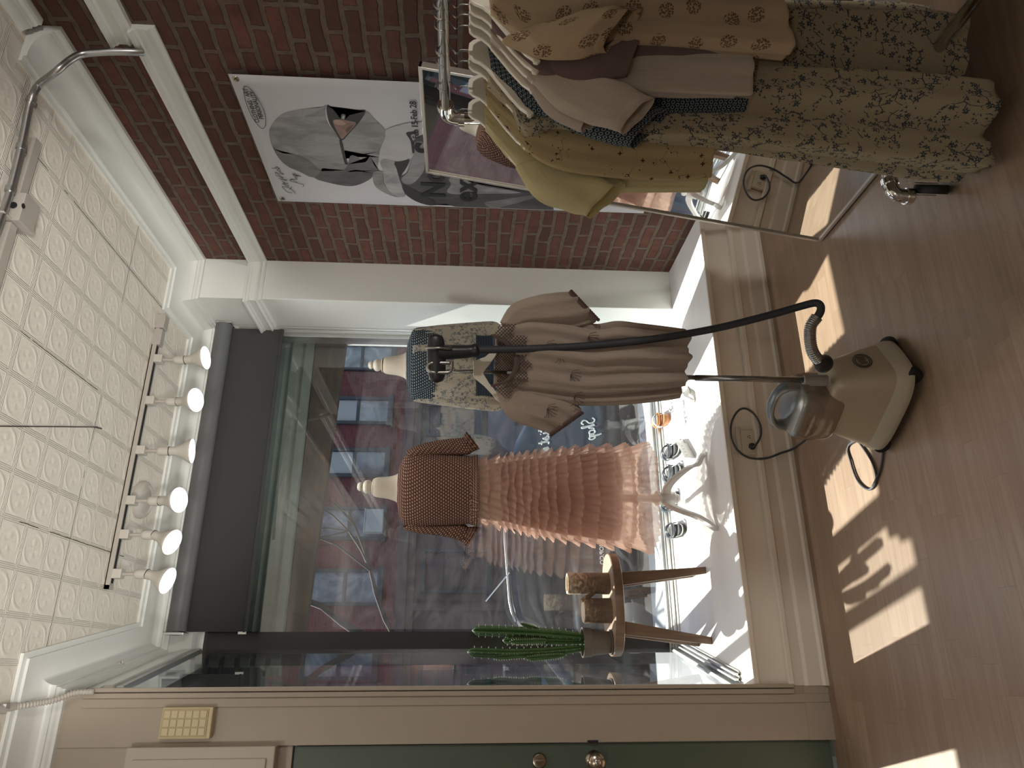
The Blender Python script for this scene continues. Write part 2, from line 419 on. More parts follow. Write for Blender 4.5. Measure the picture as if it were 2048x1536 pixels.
M = {}
M['floor'] = wood_planks()
M['brick'] = brick_wall('old_red_brick', (.150, .062, .045), (.080, .042, .034), (.20, .155, .12))
M['tin'] = tin_ceiling()
M['white'] = plain('white_gloss_paint', (.74, .76, .73), .35, var=.03, bump=.05, bs=40)
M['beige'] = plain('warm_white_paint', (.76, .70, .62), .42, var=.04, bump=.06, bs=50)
M['taupe'] = plain('taupe_white_paint', (.40, .345, .28), .42, var=.05, bump=.06, bs=50)  # warm white of the pier, its weaker bounce light put into a darker colour
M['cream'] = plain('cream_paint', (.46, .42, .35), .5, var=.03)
M['plaster'] = plain('pale_plaster', (.62, .59, .54), .8, var=.05)
M['platform'] = plain('white_platform_paint', (.87, .87, .85), .4, var=.03, vs=14)
M['green'] = plain('dull_green_paint', (.085, .115, .085), .38, var=.08, vs=6, bump=.04, bs=30)
M['alu'] = plain('aluminium', (.62, .63, .62), .35, 1.0)
M['chrome'] = plain('chrome', (.82, .82, .80), .08, 1.0)
M['steel'] = plain('brushed_steel', (.36, .36, .35), .3, 1.0)
M['conduit'] = plain('galvanised_conduit', (.48, .48, .47), .35, 1.0, var=.1, vs=30)
M['dark'] = plain('dark_bronze', (.022, .022, .021), .3, .3)
M['black'] = plain('black_plastic', (.016, .017, .019), .38)
M['rubber'] = plain('black_rubber', (.012, .012, .013), .6)
M['hose'] = plain('dark_hose_cover', (.03, .034, .042), .6)
M['lampwhite'] = plain('lamp_white', (.50, .47, .42), .45)
M['track'] = plain('painted_track', (.40, .37, .33), .45)
M['yellowed'] = plain('yellowed_plastic', (.62, .54, .34), .45)
M['yellowed2'] = plain('yellowed_plastic_shade', (.48, .40, .22), .5)
M['shade'] = plain('charcoal_shade_fabric', (.040, .041, .040), .8, bump=.08, bs=900)
M['shadetube'] = plain('grey_shade_cassette', (.115, .12, .122), .5)
M['nickel'] = plain('tarnished_nickel', (.42, .36, .28), .22, 1.0)
M['outletp'] = plain('ivory_plastic', (.60, .55, .46), .4)
M['cord'] = plain('charcoal_cord', (.045, .05, .06), .5)
M['string'] = plain('dark_string', (.06, .05, .04), .8)
M['hangerp'] = plain('ivory_hanger_plastic', (.66, .62, .53), .4)
M['canvas'] = plain('cream_linen_form', (.66, .60, .49), .85, bump=.15, bs=500)
M['finial'] = plain('ivory_lacquer', (.70, .66, .56), .35)
M['whitewood'] = plain('white_lacquered_wood', (.74, .74, .73), .4)
M['glass'] = pane('shop_window_pane', haze=.030, refl=1.0)
M['glass2'] = pane('side_window_pane', haze=.03, refl=1.15)
M['mirror'] = plain('mirror_silver', (.86, .88, .87), .015, 1.0)
M['mirrorframe'] = plain('pale_champagne_frame', (.52, .48, .42), .35, .6)
def emis(name, col, s):
    t = NT(name); e = t.n('Emission', Color=col, Strength=s); t.surf(e.outputs[0]); return t.m
M['bulbface'] = emis('lit_lamp_face', (1.0, .97, .985), 1.5)
def woodmat(name, a, b, scale=(30, 30, 2.5), rough=.45):
    t = NT(name); o = t.obj(); g = t.noise(t.mapping(o, scale=scale), 1.0, 6, .6, .8)
    c = t.ramp(g, [(.3, a), (.7, b)]); bb = t.pr(Base_Color=c, Roughness=rough); t.set(bb, 'Normal', t.bump(g, .15, .002)); return t.m
M['stoolwood'] = woodmat('walnut_stained_wood', (.105, .058, .034), (.185, .115, .072))
M['stooltop'] = woodmat('light_oak_top', (.30, .20, .125), (.42, .30, .20), (3, 40, 40))
M['endgrain'] = woodmat('cut_birch_end', (.62, .47, .30), (.74, .60, .42), (40, 40, 40))
def birch():
    t = NT('birch_bark'); o = t.obj(); n = t.noise(t.mapping(o, scale=(16, 16, 34)), 1.0, 7, .72, 1.2); n2 = t.noise(t.mapping(o, scale=(60, 60, 16)), 1.0, 4, .6)
    sp = t.n('SeparateXYZ'); t.t.links.new(o, sp.inputs[0])
    lo = t.math('MULTIPLY_ADD', sp.outputs[2], -2.6, .52)
    f = t.math('ADD', n, t.math('MULTIPLY', lo, .55))
    c = t.ramp(f, [(.50, (.56, .47, .36)), (.58, (.30, .21, .14)), (.66, (.085, .055, .04))])
    c = t.mix(t.math('MULTIPLY', n2, .4), c, (.45, .34, .25))
    b = t.pr(Base_Color=c, Roughness=.85); t.set(b, 'Normal', t.bump(n, .6, .006)); return t.m
M['bark'] = birch()
M['pot'] = plain('grey_brown_clay', (.13, .105, .085), .85, var=.12, vs=20)
M['soil'] = plain('dark_soil', (.03, .022, .016), .95, bump=.6, bs=80)
def cactus():
    t = NT('cactus_skin'); o = t.obj(); n = t.noise(o, 18, 4)
    c = t.mix(n, (.018, .055, .016), (.060, .135, .030)); d = t.pr(Base_Color=c, Roughness=.45)
    return t.m
M['cactus'] = cactus(); M['spine'] = plain('pale_spines', (.62, .60, .48), .6)
M['steambody'] = plain('champagne_plastic', (.46, .39, .29), .36, .15, var=.03)
M['steamskirt'] = plain('cream_plastic_skirt', (.47, .43, .34), .45)
M['steambase'] = plain('brown_base_plastic', (.05, .036, .028), .4)
def smoky():
    t = NT('smoky_clear_plastic'); b = t.n('BsdfGlossy', Color=(.9,.9,.9), Roughness=.08); tr = t.n('BsdfTransparent', Color=(.80, .72, .64)); d = t.n('BsdfDiffuse', Color=(.34, .27, .21))
    a = t.mixs(.42, tr.outputs[0], d.outputs[0]); t.surf(t.mixs(.10, a, b.outputs[0])); return t.m
M['smoky'] = smoky()
M['handle'] = plain('grey_blue_handle', (.13, .155, .175), .3)
M['capgrey'] = plain('satin_grey_plastic', (.30, .30, .28), .3, .3)
# cloth
M['c_yellow'] = cloth('pale_yellow_cotton', (.78, .72, .46), 'slub', .38)
M['c_sprig'] = cloth('ochre_sprig_cotton', (.60, .50, .30), 'sprig', .34, col2=(.10, .045, .03))
M['c_vine'] = cloth('ecru_blue_floral', (.50, .44, .31), 'vine', .30, col2=(.085, .10, .115))
M['c_navy'] = cloth('navy_link_print', (.030, .042, .058), 'lattice', .15, col2=(.32, .35, .34))
M['c_white'] = cloth('ivory_cotton', (.66, .59, .50), 'slub', .35)
M['c_white2'] = cloth('blush_white_cotton', (.60, .53, .46), 'slub', .35)
M['c_mauve'] = cloth('dusty_mauve_cotton', (.24, .17, .16), 'slub', .25)
M['c_med'] = cloth('cream_medallion_cotton', (.60, .48, .33), 'medallion', .30, col2=(.16, .095, .055))
M['c_blouse'] = cloth('blush_gauze', (.62, .535, .455), 'slub', .42, weave=700, bump=.4)
M['c_lace'] = cloth('brown_lace', (.12, .085, .075), None, .15)
M['c_knit'] = cloth('rose_brown_knit', (.78, .56, .455), 'knit', .34, col2=(.20, .10, .075), bump=.8)
M['c_yoke'] = cloth('slate_blue_knit', (.36, .42, .44), 'knit', .15, col2=(.035, .052, .068), bump=.8)
M['c_floral2'] = cloth('ivory_blue_floral', (.72, .68, .58), 'vine', .42, col2=(.20, .25, .28))
M['c_denim'] = cloth('blue_denim', (.10, .155, .24), 'denim', .08)
M['c_sash'] = cloth('navy_sash', (.025, .035, .05), 'lattice', .1, col2=(.12, .15, .18))
M['c_tulle'] = cloth('peach_tulle', (.80, .59, .49), 'slub', .50, alpha=.70, tint=(.95, .66, .54))
M['c_lining'] = cloth('rose_lining', (.46, .27, .22), None, .30)
M['c_tape'] = cloth('brown_tape', (.16, .11, .10), None, .1)
# ------------------------------------------------------------------ the room
XR, YF, ZP, ZC = 2.10, 2.97, .295, 2.97
PX, PY = 1.863, 3.515            # pillar face and front
XS = lambda y: -.06 + (y-3.10)*.190    # plan line of the slanting side window
struct(MB().box((-2.6,-4.6,-.06),(2.4,2.985,0)).build('floor', M['floor']))
struct(MB().box((-2.6,-4.6,ZC),(2.4,4.10,ZC+.08)).build('ceiling', M['tin']))
struct(MB().box((XR,-4.6,-.06),(XR+.25,4.10,ZC)).build('wall_right', M['brick']))
M['backwall'] = plain('grey_brown_back_wall', (.30,.27,.24), .8)
struct(MB().box((-2.6,-4.6,-.06),(-2.4,3.1,ZC)).build('wall_left', M['backwall']))
struct(MB().box((-2.6,-4.75,-.06),(2.4,-4.6,ZC)).build('wall_back', M['backwall']))
b = MB()
b.prism([(-.25,YF,0),(-.06,YF,0),(-.0605,3.095,0),(-.25,3.095,0)], (0,0,ZC))
b.box((-1.20,2.985,2.034),(-.25,3.095,ZC)); b.box((-2.4,YF,0),(-1.20,3.095,ZC))
b.box((-1.20,2.978,2.60),(-.2495,2.99,ZC-.0))
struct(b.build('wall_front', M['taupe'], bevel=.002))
b = MB(); b.box((-1.25,2.925,2.083),(-.247,2.99,2.60)); b.box((-1.22,2.918,2.11),(-.285,2.93,2.575))
struct(b.build('trim_1', M['cream'], bevel=.004))
# corner bead of the front pier and the flat stop round the platform opening
b = MB(); b.box((-.088,2.952,.14),(-.070,2.972,2.80)); b.box((-.067,2.948,.140),(-.052,2.985,2.785)); b.box((-.12,2.962,.0),(-.088,2.972,2.80))
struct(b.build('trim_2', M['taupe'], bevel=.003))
# display platform
b = MB(); b.prism([(-.06,YF+.006,0),(XR,YF+.006,0),(XR,4.05,0),(XS(4.05)-.03,4.05,0),(-.075,3.1,0)], (0,0,.279))
struct(b.build('wall_platform', M['beige']))
b = MB(); b.prism([(-.06,YF-.002,.279),(XR,YF-.002,.279),(XR,4.03,.279),(XS(4.03)-.02,4.03,.279),(-.07,3.1,.279)], (0,0,.016))
struct(b.build('trim_3', M['platform'], bevel=.002))
b = MB(); b.box((-.06,2.958,.272),(XR,2.972,.2945)); b.box((-.055,2.948,.138),(XR,2.98,.160)); b.box((-.06,2.968,.09),(XR,2.98,.132))
struct(b.build('trim_4', M['beige'], bevel=.003))
b = MB(); b.sweep([(XR,2.976),(-.06,2.976)], [(0,0),(.026,0),(.026,.014),(.016,.022),(.016,.078),(.010,.088),(.004,.095),(0,.095)])
struct(b.build('baseboard_front', M['beige']))
b = MB(); b.sweep([(XR,-4.6),(XR,2.97)], [(0,0),(.020,0),(.020,.10),(.014,.112),(.014,.135),(.006,.145),(0,.145)])
struct(b.build('baseboard_right', M['white']))
b = MB(); b.sweep([(-.06,YF),(-.25,YF)], [(0,0),(.004,0),(.004,.10),(0,.10)])
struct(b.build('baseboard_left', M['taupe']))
# pillar between brick wall and window
struct(MB().box((PX,PY,ZP),(XR+.02,4.10,ZC)).build('wall_pillar', M['white'], bevel=.003))
struct(MB().box((XS(3.87)-.03,3.87,2.755),(PX,4.10,ZC)).build('wall_window', M['white']))
b = MB(); b.prism([(XS(3.0),3.0,2.755),(XS(3.0)-.10,3.0,2.755),(XS(4.05)-.10,4.05,2.755),(XS(4.05),4.05,2.755)], (0,0,.215))
struct(b.build('wall_side', M['white']))
b = MB(); b.prism([(XS(3.08)+.0,3.08,2.752),(XS(3.08)+.022,3.08,2.752),(XS(3.9)+.022,3.9,2.752),(XS(3.9),3.9,2.752)], (0,0,.035))
b.prism([(XS(3.08)+.0,3.08,2.80),(XS(3.08)+.012,3.08,2.80),(XS(3.9)+.012,3.9,2.80),(XS(3.9),3.9,2.80)], (0,0,.02))
struct(b.build('trim_5', M['white'], bevel=.002))
# cove cornice and picture rail, carried round the plan with mitres
cove = [(.034+.094*(1-math.cos(k*pi/2/8)), 2.895+.052*math.sin(k*pi/2/8)) for k in range(9)]
CORN = [(-.01,2.862),(.018,2.862),(.018,2.873),(.026,2.880),(.026,2.890),(.034,2.890)] + cove + [(.139,2.947),(.139,2.957),(.160,2.959),(.160,2.972),(-.01,2.972)]
path = [(XR,1.98),(XR,PY),(PX,PY),(PX,3.87),(XS(3.87),3.87),(XS(2.97)+.015,2.97),(-2.4,2.97)]
struct(MB().sweep(path, CORN).build('trim_6', M['white'], smooth=35))
struct(MB().sweep([(XR,-4.6),(XR,1.955)], [(d*1.15+.005, z+.048 if z < 2.945 else min(z+.03, 2.975)) for d, z in CORN]).build('trim_7', M['white'], smooth=35))
RAIL = [(-.01,2.535),(.010,2.535),(.016,2.543),(.016,2.550),(.030,2.558),(.022,2.570),(.022,2.596),(.030,2.602),(.030,2.608),(.042,2.614),(.042,2.622),(-.01,2.622)]
struct(MB().sweep([(XR,1.955),(XR,PY),(PX,PY),(PX,3.955)], RAIL).build('trim_8', M['white'], smooth=30))
struct(MB().sweep([(XR,-4.6),(XR,2.015)], [(d+.012 if d > 0 else d, z+.078) for d, z in RAIL]).build('trim_9', M['white'], smooth=30))

# ------------------------------------------------------------------ windows
b = MB()
b.box((1.838,3.93,ZP),(PX,4.02,2.755)); b.box((.10,3.93,2.72),(PX,4.02,2.758))
for y0, y1, z in ((3.90,4.02,.306),(3.915,3.930,.322),(3.945,3.960,.326),(3.972,4.02,.338)): b.box((XS(3.95)-.01,y0,ZP),(1.84,y1,z))
w1 = struct(b.build('window_1', M['alu'], bevel=.0015))
MB().box((.085,3.975,.30),(.190,4.045,2.755)).build('mullion', M['dark'], w1, bevel=.003)
gl1 = MB().add([(.18,3.985,.33),(1.845,3.985,.33),(1.845,3.985,2.73),(.18,3.985,2.73)], [(0,1,2,3)]).build('pane', M['glass'], w1)
b = MB()
def sideprism(b, d0, d1, z0, z1, ya=3.10, yb=3.96):
    b.prism([(XS(ya)+d0,ya,z0),(XS(yb)+d0,yb,z0),(XS(yb)+d1,yb,z0),(XS(ya)+d1,ya,z0)], (0,0,z1-z0))
for d0, d1, z in ((-.02,.055,.303),(-.012,.006,.335),(.016,.026,.318),(.036,.046,.318)): sideprism(b, d0, d1, ZP, z)
sideprism(b, -.012, .012, 2.722, 2.758)
w2 = struct(b.build('window_2', M['alu'], bevel=.001))
MB().add([(XS(3.10),3.10,.33),(XS(3.97),3.97,.33),(XS(3.97),3.97,2.73),(XS(3.10),3.10,2.73)], [(0,1,2,3)]).build('pane', M['glass2'], w2)
# lettering stuck to the outside of the panes: it reads from the street, mirrored from inside
SCR = {   # one-line script letters, unit height = x-height
 'a': ([[(.8,.85),(.45,1),(.1,.7),(.1,.25),(.4,0),(.75,.3),(.85,.95),(.82,.2),(1.05,.1)]], 1.05),
 'r': ([[(.05,.2),(.2,.75),(.3,1.05),(.42,.85),(.7,.9),(.62,.3),(.9,.08)]], .9),
 't': ([[(.0,.2),(.25,.9),(.45,1.8),(.35,.5),(.45,.05),(.75,.15)],[(.1,1.25),(.75,1.3)]], .75),
 'i': ([[(.0,.15),(.25,.95),(.25,.3),(.4,.03),(.65,.2)],[(.32,1.4),(.36,1.45)]], .62),
 's': ([[(.0,.15),(.4,.6),(.5,1.05),(.65,.5),(.5,.05),(.2,.1)],[(.5,.05),(.85,.2)]], .82),
 'm': ([[(.0,.2),(.15,.95),(.2,.05),(.35,.7),(.5,.95),(.55,.05),(.7,.7),(.85,.95),(.9,.2),(1.1,.08)]], 1.08),
 'd': ([[(.75,.85),(.4,1),(.08,.65),(.1,.2),(.4,0),(.7,.35),(.95,1.9),(1.0,2.2),(.85,1.2),(.8,.2),(1.05,.1)]], 1.05),
 'e': ([[(.0,.2),(.4,.5),(.65,.85),(.45,1.02),(.15,.7),(.15,.25),(.45,.02),(.85,.25)]], .85),
 'A': ([[(.0,.05),(.3,.2),(.9,2.2),(1.0,1.2),(1.05,.0)],[(.3,.8),(1.15,.9)]], 1.25),
 'S': ([[(1.0,1.8),(.7,2.15),(.3,1.85),(.4,1.35),(.85,.9),(.8,.25),(.4,-.02),(.0,.35)]], 1.1),
 'h': ([[(.0,.15),(.35,1.1),(.5,2.0),(.32,2.1),(.25,1.2),(.22,.0),(.35,.7),(.6,.95),(.68,.3),(.9,.1)]], .9),
 'o': ([[(.5,1.0),(.15,.75),(.15,.2),(.45,0),(.75,.3),(.72,.8),(.5,1.0),(.75,.85),(.95,.9)]], .9),
 'p': ([[(.0,.2),(.2,.95),(.1,-.6),(.0,-1.0),(.2,-.4),(.3,.7),(.6,1.0),(.8,.6),(.55,.05),(.3,.2)]], .95),
 ' ': ([], .55)}
def script(mb, s, pos, ax, ay, size, r, slant=.15, per=6):
    ax = V(ax); ay = V(ay); x = 0
    for ch in s:
        st, w = SCR[ch]
        for pl in st:
            pts = cr(pl, per*(len(pl)-1)) if len(pl) > 2 else pl
            mb.tube([V(pos) + ax*((x+p[0]+slant*p[1])*size) + ay*(p[1]*size) for p in pts], r, 6)
        x += w
    return x*size
M['sticker'] = plain('white_vinyl_letters', (.85, .86, .86), .5)
b = MB()
script(b, 'Artist made', (1.395,3.992,.945), (-1,0,0), (0,0,1), .0345, .0042)
script(b, 'Shop', (1.385,3.992,.674), (-1,0,0), (0,0,1), .036, .0042)
b.build('lettering', M['sticker'], w1, smooth=180)
for s, x, z, k in (('T', .668, .800, .030), ('LE', .695, .760, .030), ('HOP', .700, .722, .030), ('ESHOP.CO', .688, .660, .032)):
    text('lettering', s, k, (x, 3.992, z), (-1,0,0), (0,0,1), M['sticker'], w1, bold=.0006)
text('lettering', 'SHOP', .034, (XS(3.44)-.004,3.44,1.215), (.186,.982,0), (0,0,1), M['sticker'], w2)

# ------------------------------------------------------------------ door at the left edge
b = MB(); X0, X1, D0, D1 = -1.17, -.2535, 2.992, 3.036
b.box((X0,D0,.012),(-1.03,D1,2.026)); b.box((-.385,D0,.012),(X1,D1,2.026)); b.box((-1.03,D0,.012),(-.385,D1,.26)); b.box((-1.03,D0,1.93),(-.385,D1,2.026))
d1 = struct(b.build('door_1', M['green'], bevel=.002))
MB().add([(-1.03,3.014,.26),(-.385,3.014,.26),(-.385,3.014,1.93),(-1.03,3.014,1.93)], [(0,1,2,3)]).build('pane', M['glass2'], d1)
kz = MB().lathe([(.030,0),(.033,.004),(.026,.012),(.014,.018),(.013,.034),(.024,.042),(.030,.055),(.029,.068),(.020,.075),(.0,.076)], (-.311,2.993,.926), (0,-1,0), 28).build('door_knob', M['nickel'], d1, smooth=40)
MB().lathe([(.0105,0),(.0105,.004),(.007,.006),(0,.006)], (-.311,2.918,.926), (0,-1,0), 16).box((-.3122,2.9105,.921),(-.3098,2.914,.931)).build('key_slot', M['chrome'], kz, smooth=40)
db = MB().lathe([(.026,0),(.027,.006),(.023,.012),(.019,.013),(0,.013)], (-.311,2.993,1.132), (0,-1,0), 28).build('deadbolt', M['nickel'], d1, smooth=40)
MB().obox((-.311,2.972,1.132), (1,0,.12), (0,1,0), (-.12,0,1), .010, .018, .034).build('thumb_turn', M['nickel'], db, bevel=.002)
b = MB(); b.box((-.2505,2.964,.912),(-.243,2.972,.952)); b.box((-.2545,2.985,.926),(-.2485,2.992,.938)); b.build('strike_plate', M['black'], d1)

# ------------------------------------------------------------------ outside
def gravel(name, a, b_, sc, r=.9):
    t = NT(name); o = t.obj(); c = t.mix(t.noise(o, sc, 5), a, b_); t.pr(Base_Color=c, Roughness=r); return t.m
M['pave'] = gravel('grey_paving', (.26,.275,.285), (.36,.37,.375), 9)
M['asphalt'] = gravel('asphalt', (.06,.064,.07), (.10,.105,.11), 30)
b = MB(); b.box((-14,4.06,-.32),(16,6.3,-.17)); b.box((-1.3,3.1,-.32),(-.08,4.06,-.02))
struct(b.build('sidewalk', M['pave']))
struct(MB().box((-30,6.3,-.5),(30,15.5,-.42)).build('road', M['asphalt']))
struct(MB().box((-30,15.5,-.5),(30,17.2,-.30)).build('pavement', M['pave']))
M['gate'] = plain('weathered_green_metal', (.20,.225,.195), .6, .0, var=.25, vs=10)
def rusty():
    t = NT('rust_streaked_steel'); o = t.obj(); n = t.noise(t.mapping(o, scale=(5,1,22)), 1, 5, .6)
    t.pr(Base_Color=t.ramp(n, [(.45,(.060,.045,.036)),(.66,(.10,.065,.04)),(.74,(.30,.17,.06))]), Roughness=.7); return t.m
M['rust'] = rusty()
b = MB(); b.prism([(-1.7,3.1,2.70),(-.17,3.1,2.70),(-.01,4.03,2.70),(-1.7,4.03,2.70)], (0,0,.35)); b.box((-1.9,4.03,2.44),(-.01,4.12,3.05)); b.box((-.02,4.05,2.36),(.06,4.12,3.05)); b.box((-1.9,3.1,-.1),(-1.7,4.12,3.05)); b.box((-.165,4.04,-.2),(-.105,4.10,2.5)); b.box((-6,4.0,-.3),(-1.9,4.2,3.05)); b.box((-6,4.10,3.05),(8,4.3,7.5)); b.box((XR,4.10,-.3),(8,4.3,3.05))
struct(b.build('wall_outside', plain('dark_painted_shopfront', (.045,.05,.06), .5)))
hs = thing('shutter_housing', 'ribbed grey-green roll shutter housing outside the top of the shop window', 'shutter', (1.0,4.06,2.45))
b = MB(); prof = []
for k in range(6):
    z = 2.352 + k*.078; prof += [(4.052,z),(4.046,z+.010),(4.046,z+.052),(4.052,z+.058),(4.060,z+.070)]
prof += [(4.052,2.82),(4.09,2.82),(4.09,2.345)]
b.loft([[V((x,y,z+(.15*(.1-x)/1.9 if False else 0))) for y, z in prof] for x in (.02,1.90)])
b.build('ribbed_curtain', M['gate'], hs, smooth=25)
b = MB(); b.prism([(.02,4.045,2.255),(1.90,4.045,2.165),(1.90,4.045,2.345),(.02,4.045,2.345)], (0,.05,0)); b.prism([(.02,4.038,2.255),(1.90,4.038,2.165),(1.90,4.038,2.19),(.02,4.038,2.28)], (0,.06,0))
b.build('bottom_bar', M['rust'], hs)
# building across the street
M['redbrick'] = brick_wall('red_painted_brick', (.23,.052,.050), (.17,.040,.040), (.30,.13,.12), bw=.22, rh=.075, axis='X', rough=.8, depth=.006, ms=.008)
M['brown'] = plain('dark_brown_painted_front', (.105,.060,.058), .7, var=.12, vs=3)
M['sash'] = plain('blue_grey_window_frame', (.036,.042,.048), .5)
def farpane():
    t = NT('far_window_pane'); o = t.obj(); n = t.noise(o, 1.6, 3, .6, 1.0)
    c = t.ramp(n, [(.35,(.10,.11,.125)),(.55,(.26,.26,.28)),(.7,(.48,.42,.40))]); t.pr(Base_Color=c, Roughness=.12); return t.m
M['farpane'] = farpane()
M['curtain'] = plain('pale_blind', (.52,.48,.44), .8)
ap = thing('apartment_building', 'red brick building with dark framed windows across the street', 'building', (4,17,-.3))
MB().box((-12,17,2.95),(24,19,9)).build('upper_wall', M['redbrick'], ap)
b = MB(); b.box((-12,16.96,-.4),(24,19,2.95)); b.box((-12,16.78,2.72),(24,17,2.95)); b.box((-12,16.86,2.55),(24,17,2.72)); b.box((-12,16.90,.25),(24,17,.35))
for x in (-3.2,-.6,.55,1.25,3.3,4.6,7.4,9.2): b.box((x,16.88,-.4),(x+.16,17,2.6))
b.build('lower_front', M['brown'], ap)
def farwin(x0, x1, z0, z1, kind=0):
    b = MB(); f = .075; y = 16.90
    b.box((x0-f,y,z0-f),(x0,17.02,z1+f)); b.box((x1,y,z0-f),(x1+f,17.02,z1+f)); b.box((x0,y,z1),(x1,17.02,z1+f)); b.box((x0-.04-f,y-.05,z0-f-.05),(x1+.04+f,17.02,z0))
    zm = (z0+z1)/2 if kind == 0 else z0+(z1-z0)*.40
    b.box((x0,y+.03,zm-.035),(x1,17.02,zm+.035))
    if kind == 1: b.box((x0,y+.03,z0+(z1-z0)*.72-.025),(x1,17.0,z0+(z1-z0)*.72+.025))
    w = b.build('window', M['sash'], ap)
    MB().box((x0,16.965,z0),(x1,16.985,z1)).build('pane', M['farpane'], w)
    return w
for x0, x1, k in ((5.68,6.24,0),(4.36,4.92,0),(2.88,3.50,0),(1.43,2.08,0),(-.10,.52,0),(-1.6,-.98,0),(7.1,7.7,0),(8.6,9.2,0),(-3.1,-2.5,0)):
    w = farwin(x0, x1, 3.38, 4.84, k)
    if x0 in (5.68,4.36): MB().box((x0+.02,16.955,4.12),(x1-.02,16.968,4.82)).build('blind', M['curtain'], w)
    if x0 == 2.88:
        MB().box((x0+.06,16.62,3.30),(x1-.04,16.95,3.72)).box((x0+.04,16.60,3.70),(x1-.02,16.63,3.73)).build('air_conditioner', M['curtain'], w, bevel=.02)
for x0, x1, z0, z1 in ((1.71,2.54,.92,2.32),(5.40,6.10,1.2,2.36),(8.2,9.0,1.0,2.34),(-.9,.0,.95,2.32)): farwin(x0, x1, z0, z1, 1)
# parked dark car
M['carpaint'] = plain('dark_car_paint', (.030,.034,.040), .12, .3)
M['carglass'] = plain('car_window_glass', (.05,.06,.07), .03)
M['tail'] = plain('red_lamp_lens', (.35,.02,.02), .2)
car = thing('parked_car', 'dark parked saloon car at the kerb outside the window', 'car', (2.2,7.4,-.42))
def carloft(z_of, name, mat, ins, y0=6.75, y1=8.35):
    rows = []
    for u in range(33):
        x = -.55 + 4.6*u/32; zt, zb = z_of(x)
        t_ = []
        for y, k in ((y0,0),(y0-.04,.25),(y0+.02,.6),(y0+ins*.75,.93),(y0+ins,1),((y0+y1)/2,1.02),(y1-ins,1),(y1-ins*.75,.93),(y1-.02,.6),(y1+.04,.25),(y1,0)):
            t_.append(V((x,y,zb+(zt-zb)*k)))
        rows.append(t_)
    return MB().loft(rows).build(name, mat, car, smooth=35)
def prof_body(x):
    pts = [(-.55,.10),(-.5,.40),(.1,.50),(.6,.54),(2.7,.52),(3.2,.47),(3.9,.36),(4.05,.05)]
    z = [p for p in pts]; 
    for (a, za), (c, zc) in zip(pts, pts[1:]):
        if a <= x <= c: return za+(zc-za)*(x-a)/(c-a), -.20
    return .05, -.20
def prof_cab(x):
    pts = [(-.2,.48),(.35,.90),(.55,.98),(1.2,1.03),(1.9,1.0),(2.25,.90),(3.0,.48)]
    for (a, za), (c, zc) in zip(pts, pts[1:]):
        if a <= x <= c: return za+(zc-za)*(x-a)/(c-a), .45
    return .46, .45
carloft(prof_body, 'body', M['carpaint'], .12)
rows = []
for u in range(33):
    x = -.2+3.2*u/32; zt, zb = prof_cab(x); h = zt-zb
    rows.append([V((x,6.80,zb)),V((x,6.83,zb+h*.3)),V((x,6.93,zb+h*.85)),V((x,7.02,zb+h)),V((x,7.55,zb+h*1.04)),V((x,8.08,zb+h)),V((x,8.17,zb+h*.85)),V((x,8.27,zb+h*.3)),V((x,8.30,zb))])
MB().loft(rows).build('cabin', M['carpaint'], car, smooth=35)
for x0, x1 in ((.35,1.15),(1.22,2.1)):
    b = MB(); top = lambda x: prof_cab(x)[0]
    pts = [(x0-.05*(x0<1),.56),(x1,.56)] + [(x, .45+(top(x)-.45)*.86) for x in ([x1, (x0+x1)/2, x0+.12*(x0<1)])]
    b.prism([V((x, 6.84+(z-.45)*.22-.02, z)) for x, z in pts], (0,.02,0)); b.build('side_window', M['carglass'], car)
MB().tube([V((x, 6.83, .47)) for x in (-.05,.6,1.4,2.2,2.6)], .012, 6).build('belt_trim', M['steel'], car, smooth=180)
MB().tube([V((x, 6.99, prof_cab(x)[0]+.012)) for x in [.42+.09*k for k in range(19)]], .014, 6).build('roof_trim', M['steel'], car, smooth=180)
for x in (.35,3.1):
    w = MB().lathe([(.31,0),(.33,.03),(.33,.19),(.31,.22)], (x,6.72,-.09), (0,1,0), 32).build('wheel', M['rubber'], car, smooth=40)
    MB().lathe([(.22,-.005),(.20,.01),(.05,.02),(0,.0)], (x,6.715,-.09), (0,1,0), 20).build('hub_cap', M['steel'], w, smooth=40)
MB().box((-.575,6.82,.22),(-.545,7.1,.38)).build('tail_lamp', M['tail'], car, bevel=.01)
MB().tube([V((.86,6.98,1.0)),V((.60,6.99,1.22))], .007, 6).build('aerial', M['alu'], car)
# bare street tree
M['treebark'] = plain('bare_tree_bark', (.05,.042,.038), .9)
b = MB(); rt = random.Random(5)
def limb(p, d, r, n):
    q = [p]; 
    for k in range(4):
        d = (d + V((rt.uniform(-.25,.25), rt.uniform(-.25,.25), rt.uniform(-.1,.2)))).normalized(); q.append(q[-1] + d*(.28+.9*r))
    b.tube(q, [r*(1-.12*k) for k in range(5)], 6)
    if n > 0:
        for k in range(3): limb(q[rt.choice((2,3,4))], (d + V((rt.uniform(-.9,.9), rt.uniform(-.5,.5), rt.uniform(-.1,.7)))).normalized(), r*.5, n-1)
b.tube([V((.32,9.2,-.42)),V((.34,9.2,.8)),V((.30,9.22,2.0)),V((.38,9.2,2.7))], [.11,.095,.085,.075], 10)
limb(V((.38,9.2,2.6)), V((.5,0,.8)).normalized(), .055, 3); limb(V((.36,9.2,2.5)), V((-.6,0,.7)).normalized(), .05, 3); limb(V((.32,9.2,2.2)), V((.8,-.1,.5)).normalized(), .035, 2)
tag(b.build('street_tree', M['treebark'], None, smooth=60), 'bare leafless street tree beside the dark window mullion outside', 'tree')
